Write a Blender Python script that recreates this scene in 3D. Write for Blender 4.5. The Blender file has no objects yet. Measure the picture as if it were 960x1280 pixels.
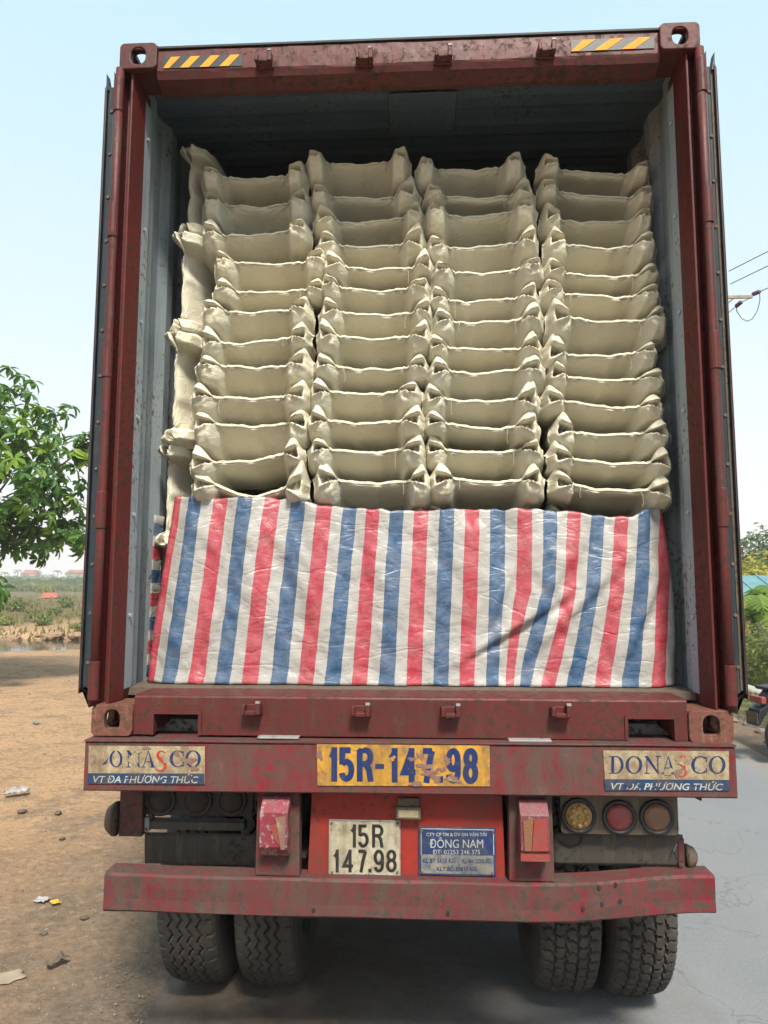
import bpy, bmesh, math, random
from mathutils import Vector, Matrix, noise
R = math.radians
scene = bpy.context.scene
col = scene.collection
random.seed(7)

# ------------------------------------------------------------------ camera, sky, sun, exposure
ZB = 1.38                                   # underside of the container above the road
CAM = Vector((0.0562, -2.7455, 0.585 + ZB))
YAW, PIT, ROL, FPX = -0.0502, 0.1025, 0.001, 880.0
FW = Vector((math.sin(YAW) * math.cos(PIT), math.cos(YAW) * math.cos(PIT), math.sin(PIT)))
RT = Vector((math.cos(YAW), -math.sin(YAW), 0)); UP = RT.cross(FW)
RT2 = RT * math.cos(ROL) + UP * math.sin(ROL); UP2 = UP * math.cos(ROL) - RT * math.sin(ROL)
cd = bpy.data.cameras.new('camera'); cam = bpy.data.objects.new('camera', cd); col.objects.link(cam)
m3 = Matrix((RT2, UP2, -FW)).transposed()
cam.matrix_world = Matrix.Translation(CAM) @ m3.to_4x4()
cd.sensor_fit = 'HORIZONTAL'; cd.sensor_width = 36; cd.lens = FPX / 960 * 36; cd.clip_start = 0.05; cd.clip_end = 5000
scene.camera = cam

def ray(u, v): return FW + RT2 * ((u - 480) / FPX) + UP2 * ((640 - v) / FPX)
def P(u, v, Y):                             # a point of the place at depth Y
    d = ray(u, v); return CAM + d * ((Y - CAM.y) / d.y)
def G(u, v, Z=0.0):                         # a point of the place at height Z
    d = ray(u, v); return CAM + d * ((Z - CAM.z) / d.z)
def proj(p):
    d = Vector(p) - CAM; w = d.dot(FW)
    return 480 + FPX * d.dot(RT2) / w, 640 - FPX * d.dot(UP2) / w

SUN_EL, SUN_AZ = R(52), R(166)              # azimuth clockwise from +Y: behind the camera, a little right
wd = bpy.data.worlds.new('World'); scene.world = wd; wd.use_nodes = True
nt = wd.node_tree; nt.nodes.clear()
sky = nt.nodes.new('ShaderNodeTexSky'); sky.sky_type = 'NISHITA'; sky.sun_disc = False
sky.sun_elevation = SUN_EL; sky.sun_rotation = SUN_AZ
sky.air_density = 1.0; sky.dust_density = 4.0; sky.ozone_density = 1.2; sky.altitude = 0
veil = nt.nodes.new('ShaderNodeMix'); veil.data_type = 'RGBA'; veil.inputs[0].default_value = 0.72
wtc = nt.nodes.new('ShaderNodeTexCoord'); wsp = nt.nodes.new('ShaderNodeSeparateXYZ'); wr = nt.nodes.new('ShaderNodeValToRGB')   # thin pale veil in front of the blue: warm white at the horizon, pale cyan overhead
we = wr.color_ramp.elements; we[0].position = 0; we[0].color = (1.0, .955, .925, 1); we[1].position = 1; we[1].color = (.52, .79, 1.0, 1)
for wp, wc in ((.12, (.93, .955, .965, 1)), (.35, (.76, .905, .985, 1)), (.65, (.60, .845, 1.0, 1))): wm = we.new(wp); wm.color = wc
wk = nt.nodes.new('ShaderNodeVectorMath'); wk.operation = 'SCALE'; wk.inputs['Scale'].default_value = 9.3
nt.links.new(wtc.outputs['Generated'], wsp.inputs[0]); nt.links.new(wsp.outputs[2], wr.inputs[0]); nt.links.new(wr.outputs[0], wk.inputs[0]); nt.links.new(wk.outputs[0], veil.inputs[7])
bg = nt.nodes.new('ShaderNodeBackground'); bg.inputs[1].default_value = 0.090
wo = nt.nodes.new('ShaderNodeOutputWorld')
nt.links.new(sky.outputs[0], veil.inputs[6]); nt.links.new(veil.outputs[2], bg.inputs[0]); nt.links.new(bg.outputs[0], wo.inputs[0])
sl = bpy.data.lights.new('sun', 'SUN'); sl.energy = 4.5; sl.angle = R(11); sl.color = (1, 0.93, 0.82)
so = bpy.data.objects.new('sun', sl); col.objects.link(so)
sd = Vector((math.sin(SUN_AZ) * math.cos(SUN_EL), math.cos(SUN_AZ) * math.cos(SUN_EL), math.sin(SUN_EL)))
so.rotation_euler = sd.to_track_quat('Z', 'Y').to_euler(); so.location = sd * 30
scene.view_settings.view_transform = 'Standard'; scene.view_settings.look = 'None'
scene.view_settings.gamma = 1; scene.view_settings.exposure = 0.70; scene.view_settings.use_curve_mapping = False
scene.render.engine = 'CYCLES'
scene.cycles.max_bounces = 4; scene.cycles.diffuse_bounces = 2; scene.cycles.glossy_bounces = 2; scene.cycles.transmission_bounces = 3; scene.cycles.volume_bounces = 0
scene.cycles.use_adaptive_sampling = True; scene.cycles.adaptive_threshold = .022; scene.cycles.adaptive_min_samples = 24

# ------------------------------------------------------------------ material helpers
class NT:
    def __init__(s, name):
        s.m = bpy.data.materials.new(name); s.m.use_nodes = True; s.t = s.m.node_tree
        s.b = s.t.nodes['Principled BSDF']; s.tc = s.t.nodes.new('ShaderNodeTexCoord').outputs['Object']
    def n(s, typ, ins=None, **kw):
        nd = s.t.nodes.new('ShaderNode' + typ)
        for k, v in kw.items(): setattr(nd, k, v)
        for k, v in (ins or {}).items():
            if hasattr(v, 'is_output'): s.t.links.new(v, nd.inputs[k])
            else: nd.inputs[k].default_value = v
        return nd
    def noise(s, scale, detail=6, rough=.6, vec=None, dist=0): return s.n('TexNoise', {'Scale': scale, 'Detail': detail, 'Roughness': rough, 'Distortion': dist, 'Vector': vec or s.tc}).outputs[0]
    def map(s, sc=(1, 1, 1), loc=(0, 0, 0), rot=(0, 0, 0), vec=None): return s.n('Mapping', {'Vector': vec or s.tc, 'Scale': sc, 'Location': loc, 'Rotation': rot}).outputs[0]
    def ramp(s, fac, a, b, ca=(0, 0, 0, 1), cb=(1, 1, 1, 1)):
        r = s.n('ValToRGB', {0: fac}); e = r.color_ramp.elements
        e[0].position = a; e[0].color = ca; e[1].position = b; e[1].color = cb; return r.outputs[0]
    def mix(s, f, a, b, mode='MIX'):
        c = lambda x: (*x, 1) if isinstance(x, tuple) and len(x) == 3 else x
        return s.n('Mix', {0: f, 6: c(a), 7: c(b)}, data_type='RGBA', blend_type=mode).outputs[2]
    def math(s, op, a, b=0.0): return s.n('Math', {0: a, 1: b}, operation=op).outputs[0]
    def set(s, color=None, rough=None, metal=None, bump=None, strength=.3, dist=.01, spec=None):
        if color is not None:
            if hasattr(color, 'is_output'): s.t.links.new(color, s.b.inputs['Base Color'])
            else: s.b.inputs['Base Color'].default_value = (*color[:3], 1)
        if rough is not None:
            if hasattr(rough, 'is_output'): s.t.links.new(rough, s.b.inputs['Roughness'])
            else: s.b.inputs['Roughness'].default_value = rough
        if metal is not None: s.b.inputs['Metallic'].default_value = metal
        if spec is not None: s.b.inputs['Specular IOR Level'].default_value = spec
        if bump is not None:
            bn = s.n('Bump', {'Height': bump, 'Strength': strength, 'Distance': dist}); s.t.links.new(bn.outputs[0], s.b.inputs['Normal'])
        return s.m

def worn(name, base, var, dirt, rust, dirt_amt=.5, rust_amt=.35, streak=(7, 7, .7), rough=.55, chip=None, scale=1.0):
    """Painted steel: two tones of paint, blotchy and streaked dirt, fine chips and rust."""
    s = NT(name)
    big = s.noise(2.3 * scale, 3); mid = s.noise(5 * scale, 5, .7, vec=s.map(streak)); fine = s.noise(38 * scale, 5, .72)
    c = s.mix(s.ramp(big, .35, .65), base, var)
    dm = s.math('ADD', s.math('ADD', s.math('MULTIPLY', mid, .62), s.math('MULTIPLY', big, .22)), s.math('MULTIPLY', fine, .24))
    c = s.mix(s.ramp(dm, .66 - .22 * dirt_amt, .76 - .14 * dirt_amt), c, dirt)
    if chip: c = s.mix(s.ramp(s.math('ADD', s.math('MULTIPLY', fine, .6), s.math('MULTIPLY', mid, .4)), .575, .60), c, chip)
    ru = s.ramp(s.math('SUBTRACT', s.math('MULTIPLY', fine, 1.2), s.math('MULTIPLY', big, .5)), .52 - .25 * rust_amt, .60 - .25 * rust_amt)
    c = s.mix(ru, c, rust)
    rg = s.math('ADD', s.math('MULTIPLY', ru, .2), s.math('ADD', s.math('MULTIPLY', fine, .3), rough - .15))
    h = s.math('ADD', mid, s.math('MULTIPLY', fine, .22))
    return s.set(c, rg, bump=h, strength=.35, dist=.008, spec=.3)
def plain(name, color, rough=.6, var=.15, sc=20, metal=0, bump=.15):
    s = NT(name); f = s.noise(sc, 6)
    d = tuple(max(0, x * (1 - var * 2)) for x in color); l = tuple(x * (1 + var) for x in color)
    return s.set(s.mix(s.ramp(f, .3, .7), d, l), rough, metal, bump=s.noise(sc * 4, 4), strength=bump, dist=.004)

M = {}
M['cred'] = worn('container_red_paint', (.096, .0155, .0135), (.066, .0135, .012), (.062, .031, .023), (.040, .021, .013), .55, .45, streak=(3, 3, .8), chip=(.115, .045, .036))
M['cred2'] = worn('container_inner_red_paint', (.100, .010, .009), (.068, .010, .009), (.054, .024, .018), (.038, .019, .013), .50, .45)
M['cgrey'] = worn('container_grey_lining', (0.289, 0.332, 0.348), (0.238, 0.281, 0.306), (0.196, 0.212, 0.217), (0.136, 0.072, 0.043), .35, .22, streak=(5, 5, .5), chip=(0.204, 0.221, 0.230))
M['casting'] = worn('rusty_casting', (0.150, 0.056, 0.041), (0.116, 0.038, 0.032), (0.188, 0.128, 0.075), (0.083, 0.041, 0.022), .55, .6)
M['tred'] = worn('trailer_red_paint', (.180, .009, .017), (.112, .011, .015), (.078, .050, .040), (.055, .041, .032), .94, .5, streak=(1.5, 1.5, .55), chip=(.17, .06, .06), rough=.6)
M['tgrime'] = worn('trailer_grimy_red', (.150, .010, .020), (.090, .016, .018), (.072, .048, .038), (.050, .038, .030), 1.0, .55, streak=(1.6, 1.6, .5), chip=(.14, .085, .075), rough=.7)
M['pink'] = worn('faded_pink_lamp', (0.202, 0.025, 0.040), (0.151, 0.025, 0.036), (0.115, 0.068, 0.061), (0.238, 0.194, 0.173), .7, .4, chip=(0.259, 0.216, 0.194), rough=.5)
M['orange'] = worn('orange_red_panel', (0.263, 0.023, 0.013), (0.194, 0.020, 0.014), (0.108, 0.035, 0.026), (0.086, 0.031, 0.023), .6, .25, streak=(1.6, 1.6, .9))
M['grime'] = worn('grimy_tan_steel', (0.116, 0.086, 0.061), (0.090, 0.069, 0.053), (0.143, 0.109, 0.075), (0.064, 0.045, 0.032), .5, .4, rough=.75)
M['flap'] = worn('dusty_rubber_flap', (0.064, 0.058, 0.048), (0.049, 0.045, 0.039), (0.101, 0.086, 0.064), (0.038, 0.034, 0.030), .5, .3, rough=.8)
M['dark'] = plain('dark_chassis_steel', (0.027, 0.025, 0.023), .7, .3, 6)
M['rubber'] = plain('black_rubber_gasket', (0.017, 0.020, 0.023), .5, .3, 12)
M['gasket'] = worn('grey_rubber_gasket', (0.020, 0.029, 0.037), (0.014, 0.022, 0.028), (0.050, 0.058, 0.062), (0.039, 0.039, 0.039), .35, .2)
M['steel'] = worn('scuffed_steel', (0.269, 0.277, 0.285), (0.216, 0.208, 0.208), (0.139, 0.108, 0.085), (0.108, 0.069, 0.046), .4, .4, rough=.45)
M['roofshade'] = worn('shaded_roof_lining', (.068, .095, .112), (.056, .080, .096), (.048, .062, .072), (.045, .035, .03), .35, .2)  # lining grey darkened: the ceiling's shade is put into the colour
M['yellow'] = plain('hazard_yellow', (.74, .27, .008), .75, .08)
M['black'] = plain('hazard_black', (0.015, 0.018, 0.023), .5, .2)

def tyre_mat(name, dust):
    s = NT(name)
    c = s.mix(s.ramp(s.noise(5, 8), .3, .7), (0.023, 0.022, 0.019), (0.040, 0.035, 0.030))
    c = s.mix(s.math('MULTIPLY', s.ramp(s.noise(26, 6, .75), .46, .66), dust), c, (.10, .083, .062))
    return s.set(c, .85, bump=s.noise(90, 5), strength=.3, dist=.003)
M['tyre'] = tyre_mat('dusty_tyre_rubber', .40); M['tyreb'] = tyre_mat('dark_tyre_rubber', .18)

def canvas():
    s = NT('cream_canvas'); oi = s.n('ObjectInfo').outputs['Random']
    a = s.mix(oi, (.62, .575, .435), (.575, .545, .44))
    c = s.mix(s.ramp(s.noise(5, 6), .3, .7), a, s.mix(oi, (.54, .494, .362), (.515, .478, .372)))
    c = s.mix(s.math('MULTIPLY', s.ramp(s.noise(3.3, 8, .65), .60, .72), .22), c, (0.231, 0.189, 0.127))
    v = s.map((1, 1, 1)); w = s.n('TexWave', {'Scale': 150, 'Distortion': .6, 'Vector': v}, bands_direction='Z').outputs[0]
    w2 = s.n('TexWave', {'Scale': 150, 'Distortion': .6, 'Vector': v}, bands_direction='X').outputs[0]
    wv = s.math('MULTIPLY', s.math('ADD', w, w2), .06)
    cr = s.math('ADD', s.math('MULTIPLY', s.noise(13, 4, .6, dist=1.2), .7), s.math('MULTIPLY', s.noise(40, 3), .25))
    rd = s.ramp(s.math('ABSOLUTE', s.math('SUBTRACT', s.noise(9, 3, .55, dist=.8), .5)), 0, .045); rd2 = s.ramp(s.math('ABSOLUTE', s.math('SUBTRACT', s.noise(21, 2, .5, dist=.6), .5)), 0, .06)
    cr = s.math('ADD', cr, s.math('ADD', s.math('MULTIPLY', rd, .34), s.math('MULTIPLY', rd2, .14)))      # sharp little creases
    m = s.set(c, .92, bump=s.math('ADD', wv, cr), strength=.42, dist=.009, spec=.15)
    return m
M['canvas'] = canvas()
M['hem'] = plain('pale_canvas_hem', (.60, .57, .44), .9, .12, 60)
M['thread'] = plain('sewing_thread', (0.424, 0.385, 0.308), .9, .1)

def tarp_mat():
    s = NT('striped_woven_tarpaulin'); uv = s.n('UVMap').outputs[0]
    sep = s.n('SeparateXYZ', {0: uv}); k = sep.outputs[0]
    k = s.math('ADD', k, s.math('MULTIPLY', s.math('SUBTRACT', s.noise(9, 4), .5), .10))
    f = s.math('ABSOLUTE', s.math('SUBTRACT', s.math('FRACT', s.math('ADD', k, .5)), .5))
    on = s.math('LESS_THAN', f, .285)
    par = s.math('GREATER_THAN', s.math('FRACT', s.math('MULTIPLY', s.math('FLOOR', s.math('ADD', k, .5)), .5)), .25)
    cr = s.mix(par, (.315, .024, .042), (.019, .064, .138))
    fade = s.ramp(s.noise(16, 8, .7), .35, .75)
    cr = s.mix(s.math('MULTIPLY', fade, .24), cr, (.42, .39, .36))
    wh = s.mix(s.ramp(s.noise(7, 6), .3, .7), (.285, .272, .25), (.34, .325, .30))
    c = s.mix(on, wh, cr)
    c = s.mix(s.math('MULTIPLY', s.ramp(s.noise(4, 9, .7), .55, .75), .25), c, (0.254, 0.216, 0.177))
    def crease(scale, rot, off, wide):         # thin sharp fold lines, mostly slanting
        n_ = s.noise(scale, 3, .5, vec=s.map((1, 1, 2.1), (off, 0, off), (0, rot, 0)), dist=.4)
        return s.ramp(s.math('ABSOLUTE', s.math('SUBTRACT', n_, .5)), 0, wide)
    h = s.math('ADD', s.math('MULTIPLY', crease(3.4, .7, 0, .05), .28), s.math('MULTIPLY', crease(7, -.5, 3, .06), .14))
    h = s.math('ADD', h, s.math('MULTIPLY', s.noise(13, 4, .6, dist=1.2), .55))
    wv = s.n('TexWave', {'Scale': 120, 'Distortion': .3, 'Vector': s.tc}, bands_direction='X').outputs[0]
    h = s.math('ADD', h, s.math('MULTIPLY', wv, .03))
    return s.set(c, .36, bump=h, strength=.60, dist=.010, spec=.5)
M['tarp'] = tarp_mat()

def ground_mat():
    s = NT('dry_dirt'); big = s.noise(.35, 5, .6); mid = s.noise(2.0, 7, .72); fine = s.noise(17, 7, .75); st = s.noise(3.2, 6, .7, vec=s.map((.45, 1.5, 1), rot=(0, 0, .5)))
    c = s.mix(s.ramp(big, .38, .62), (.37, .232, .128), (.305, .193, .108))
    c = s.mix(s.math('MULTIPLY', s.ramp(mid, .50, .62), .8), c, (.20, .135, .084))
    c = s.mix(s.math('MULTIPLY', s.ramp(st, .53, .64), .6), c, (.165, .120, .082))
    c = s.mix(s.math('MULTIPLY', s.ramp(fine, .54, .64), .8), c, (.42, .315, .21))
    c = s.mix(s.math('MULTIPLY', s.ramp(s.math('SUBTRACT', 1.0, fine), .55, .64), .75), c, (.14, .096, .062))
    gx = s.n('SeparateXYZ', {0: s.tc})
    near = s.math('ADD', gx.outputs[0], s.math('MULTIPLY', mid, 1.6))
    edge = s.ramp(s.math('MULTIPLY', s.math('ADD', near, 3.6), .25), .25, .75)      # road dust blown on to the dirt beside the asphalt
    c = s.mix(s.math('MULTIPLY', edge, .85), c, s.mix(s.ramp(fine, .42, .6), (.115, .092, .072), (.165, .132, .102)))
    gy = s.n('Clamp', {0: s.math('MULTIPLY', s.math('SUBTRACT', s.math('ADD', gx.outputs[1], s.math('MULTIPLY', big, 6)), 26), .2)}).outputs[0]
    c = s.mix(gy, c, s.mix(s.ramp(s.noise(.18, 6, .65), .38, .62), (0.092, 0.092, 0.035), (0.139, 0.104, 0.058)))
    rx = s.n('Clamp', {0: s.math('MULTIPLY', s.math('SUBTRACT', s.math('ADD', gx.outputs[0], mid), 5.6), 1.5)}).outputs[0]
    c = s.mix(rx, c, s.mix(mid, (0.046, 0.065, 0.019), (0.092, 0.092, 0.035)))
    h = s.math('ADD', mid, s.math('MULTIPLY', fine, .6))
    return s.set(c, .95, bump=h, strength=.9, dist=.045, spec=.1)
M['dirt'] = ground_mat()
def asphalt_mat():
    s = NT('worn_asphalt')
    c = s.mix(s.ramp(s.noise(.8, 8), .35, .65), (.150, .160, .168), (.178, .186, .192))
    c = s.mix(s.ramp(s.noise(120, 4, .7), .45, .7), c, (.215, .22, .222))
    gx = s.n('SeparateXYZ', {0: s.tc}).outputs[0]
    e = s.math('ADD', s.math('MULTIPLY', gx, -.55), s.math('MULTIPLY', s.noise(1.7, 8, .65), 1.3))
    dust = s.n('Clamp', {0: s.math('ADD', e, .12)}).outputs[0]
    c = s.mix(s.math('MULTIPLY', dust, 1.0), c, s.mix(s.ramp(s.noise(9, 8, .7), .4, .65), (.128, .100, .076), (.082, .066, .052)))
    e2 = s.n('Clamp', {0: s.math('ADD', s.math('MULTIPLY', s.math('SUBTRACT', gx, 3.8), 2.2), s.noise(2.2, 6))}).outputs[0]
    c = s.mix(s.math('MULTIPLY', e2, .85), c, (.25, .185, .12))
    ck = s.ramp(s.math('ABSOLUTE', s.math('SUBTRACT', s.noise(.9, 5, .6, dist=.5), .5)), .0, .006); c = s.mix(s.math('MULTIPLY', s.math('SUBTRACT', 1.0, ck), .45), c, (.07, .07, .07))
    h = s.math('ADD', s.noise(140, 4, .7), s.math('MULTIPLY', s.noise(7, 8, .7), .8))
    return s.set(c, .85, bump=h, strength=.5, dist=.01, spec=.3)
M['asphalt'] = asphalt_mat()
def leaf_mat(name, a, b, c, trans=.35):
    s = NT(name); rnd = s.n('NewGeometry').outputs['Random Per Island']; oi = s.n('ObjectInfo').outputs['Random']
    x = s.mix(rnd, a, b); x = s.mix(s.ramp(oi, .72, .95), x, c)
    s.set(x, .5, spec=.35)
    tr = s.n('BsdfTranslucent', {0: s.mix(.5, x, (0.269, 0.424, 0.039))})
    mx = s.n('MixShader', {0: trans, 1: s.b.outputs[0], 2: tr.outputs[0]})
    s.t.links.new(mx.outputs[0], s.t.nodes['Material Output'].inputs[0]); return s.m
M['leaf'] = leaf_mat('broad_green_leaf', (.026, .085, .018), (.075, .18, .024), (.22, .34, .035))
M['leafy'] = leaf_mat('yellow_green_leaf', (.15, .17, .022), (.25, .235, .028), (.30, .26, .03))
M['leafd'] = leaf_mat('dull_green_leaf', (0.046, 0.081, 0.031), (0.085, 0.115, 0.046), (0.123, 0.146, 0.046))
M['hedge'] = leaf_mat('hedge_leaf', (.075, .10, .025), (.17, .175, .05), (0.231, 0.246, 0.123))
M['banana'] = leaf_mat('banana_leaf', (0.123, 0.208, 0.031), (0.185, 0.262, 0.039), (0.231, 0.231, 0.046), .4)
M['scrub'] = leaf_mat('dry_scrub_leaf', (0.123, 0.112, 0.046), (0.208, 0.154, 0.077), (0.154, 0.154, 0.046), .2)
M['scrubg'] = leaf_mat('green_scrub_leaf', (0.085, 0.119, 0.031), (0.154, 0.169, 0.046), (0.200, 0.216, 0.046), .2)
M['woods'] = leaf_mat('far_woodland_leaf', (0.046, 0.092, 0.046), (0.069, 0.123, 0.054), (0.092, 0.139, 0.062), .2)
M['bark'] = plain('grey_brown_bark', (0.115, 0.089, 0.065), .9, .3, 14, bump=.6)
M['stone'] = plain('pale_stone', (0.193, 0.154, 0.112), .9, .25, 9, bump=.5)
M['stoneb'] = plain('brown_stone', (0.115, 0.086, 0.063), .9, .25, 12, bump=.5)
M['bankrock'] = plain('orange_bank_stone', (0.254, 0.162, 0.096), .9, .25, 3, bump=.5)
M['concrete'] = plain('pale_concrete', (0.354, 0.331, 0.277), .85, .18, 6, bump=.3)
M['teal'] = plain('teal_metal_roof', (0.092, 0.208, 0.220), .5, .12, 2)
M['render'] = plain('orange_rendered_wall', (0.400, 0.239, 0.115), .85, .2, 3)
M['tile'] = plain('red_roof_tile', (0.323, 0.092, 0.054), .8, .2, 5)
M['pinkwall'] = plain('pink_house_wall', (0.477, 0.323, 0.277), .85, .1, 3)
M['pane'] = plain('dark_window_pane', (0.031, 0.039, 0.046), .15, .1, 3)
M['wire'] = plain('grey_wire', (0.169, 0.185, 0.208), .6, .1)
M['insul'] = plain('brown_insulator', (0.123, 0.046, 0.069), .35, .2)
M['palegal'] = plain('pale_crossarm_steel', (0.293, 0.216, 0.154), .6, .2)
def water_mat():
    s = NT('still_brown_water'); return s.set((0.054, 0.046, 0.029), .08, bump=s.noise(2.5, 4), strength=.12, dist=.05)
M['water'] = water_mat()
def lens(name, c):
    s = NT(name); g = s.ramp(s.noise(18, 8, .7), .35, .75)
    return s.set(s.mix(s.math('ADD', s.math('MULTIPLY', g, .5), .22), c, (.115, .085, .06)), .35, bump=s.n('TexVoronoi', {'Scale': 160, 'Vector': s.tc}).outputs[0], strength=.3, dist=.004)
M['lamber'] = lens('amber_lens', (0.496, 0.288, 0.072)); M['lred'] = lens('red_lens', (0.288, 0.016, 0.020)); M['lorange'] = lens('orange_lens', (0.208, 0.080, 0.028))
M['lshade'] = plain('shaded_dusty_lens', (.030, .022, .018), .8, .3, 30)  # dusty lens, colour darkened for the shade over the left lamps
def plate(name, c, grime, amt, sc=9):
    s = NT(name); g = s.ramp(s.noise(sc, 10, .75), .62 - .2 * amt, .72 - .12 * amt)
    c2 = s.mix(s.ramp(s.noise(3, 5), .3, .7), c, tuple(x * .84 for x in c))
    st = s.math('MULTIPLY', s.ramp(s.noise(5, 6, .7, vec=s.map((3, 3, .6))), .45, .62), .45)      # vertical runs of dirt
    return s.set(s.mix(st, s.mix(g, c2, grime), tuple(x * .55 for x in grime)), .65, bump=g, strength=.25, dist=.001, spec=.3)
M['pcream'] = plate('aged_cream_sticker', (0.352, 0.296, 0.180), (0.200, 0.132, 0.080), .95, 22)
M['pcream2'] = plate('cream_number_plate', (0.400, 0.368, 0.264), (.20, .16, .10), .75, 16)
M['pyellow'] = plate('yellow_number_board', (0.496, 0.256, 0.028), (.20, .115, .055), .85, 18)
M['pblue'] = plate('navy_print', (0.006, 0.022, 0.100), (0.056, 0.056, 0.080), .35, 34)
M['psblue'] = plate('sticker_blue_band', (0.010, 0.040, 0.100), (.07, .058, .058), .75, 18)
M['pinfo'] = plate('blue_information_plate', (0.010, 0.030, 0.108), (.05, .055, .075), .75, 22)
M['pblack'] = plate('black_plate_paint', (0.015, 0.015, 0.015), (0.077, 0.069, 0.054), .2, 40)
M['pred'] = plate('red_print', (0.400, 0.024, 0.016), (0.280, 0.160, 0.104), .25, 30)
M['pwhite'] = plate('white_print', (0.391, 0.391, 0.365), (0.204, 0.196, 0.187), .4, 40)
M['peel'] = plate('peeled_sticker_residue', (0.195, 0.098, 0.081), (0.299, 0.247, 0.156), .45, 22)
M['peelgrey'] = plate('scuffed_grey_field', (.21, .20, .165), (.07, .085, .11), .8, 24)
M['cloth'] = plain('pale_blue_shirt', (0.277, 0.323, 0.424), .85, .1, 14)
M['trouser'] = plain('dark_trousers', (0.023, 0.027, 0.039), .85, .2, 14)
M['skin'] = plain('skin', (0.323, 0.193, 0.131), .6, .08, 14)
M['bikeblk'] = plain('black_motorbike_plastic', (0.014, 0.017, 0.022), .3, .2, 8)
M['chrome'] = plain('dull_chrome', (0.347, 0.354, 0.362), .3, .1, 12, metal=.8)
M['litterw'] = plain('white_plastic_litter', (0.323, 0.308, 0.293), .6, .2, 12)
M['littery'] = plain('yellow_litter', (0.477, 0.339, 0.023), .6, .1, 12)
M['litterp'] = plain('cardboard_litter', (0.277, 0.219, 0.154), .85, .15, 12)
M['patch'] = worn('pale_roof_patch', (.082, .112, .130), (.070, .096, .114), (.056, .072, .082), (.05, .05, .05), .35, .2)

# ------------------------------------------------------------------ geometry helpers
def tag(o, label=None, cat=None, group=None, kind=None):
    for k, v in (('label', label), ('category', cat), ('group', group), ('kind', kind)):
        if v: o[k] = v
    return o
def empty(name, loc=(0, 0, 0), rz=0):
    o = bpy.data.objects.new(name, None); col.objects.link(o); o.location = loc; o.rotation_euler.z = rz
    o.empty_display_size = .1; return o
def link(name, me, mat, parent=None, smooth=False, local=False):
    if mat is not None:
        me.materials.clear()
        for q in (mat if isinstance(mat, (list, tuple)) else [mat]): me.materials.append(M[q])
    if smooth: me.polygons.foreach_set('use_smooth', [True] * len(me.polygons))
    o = bpy.data.objects.new(name, me); col.objects.link(o)
    if parent:
        o.parent = parent
        if not local:
            # meshes are written in world coordinates: undo the parents' transforms
            o.matrix_parent_inverse = chain(parent).inverted()
    return o
def chain(o):
    m = Matrix.Identity(4)
    while o:
        m = o.matrix_parent_inverse @ Matrix.LocRotScale(o.location, o.rotation_euler, o.scale) @ m; o = o.parent
    return m
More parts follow.
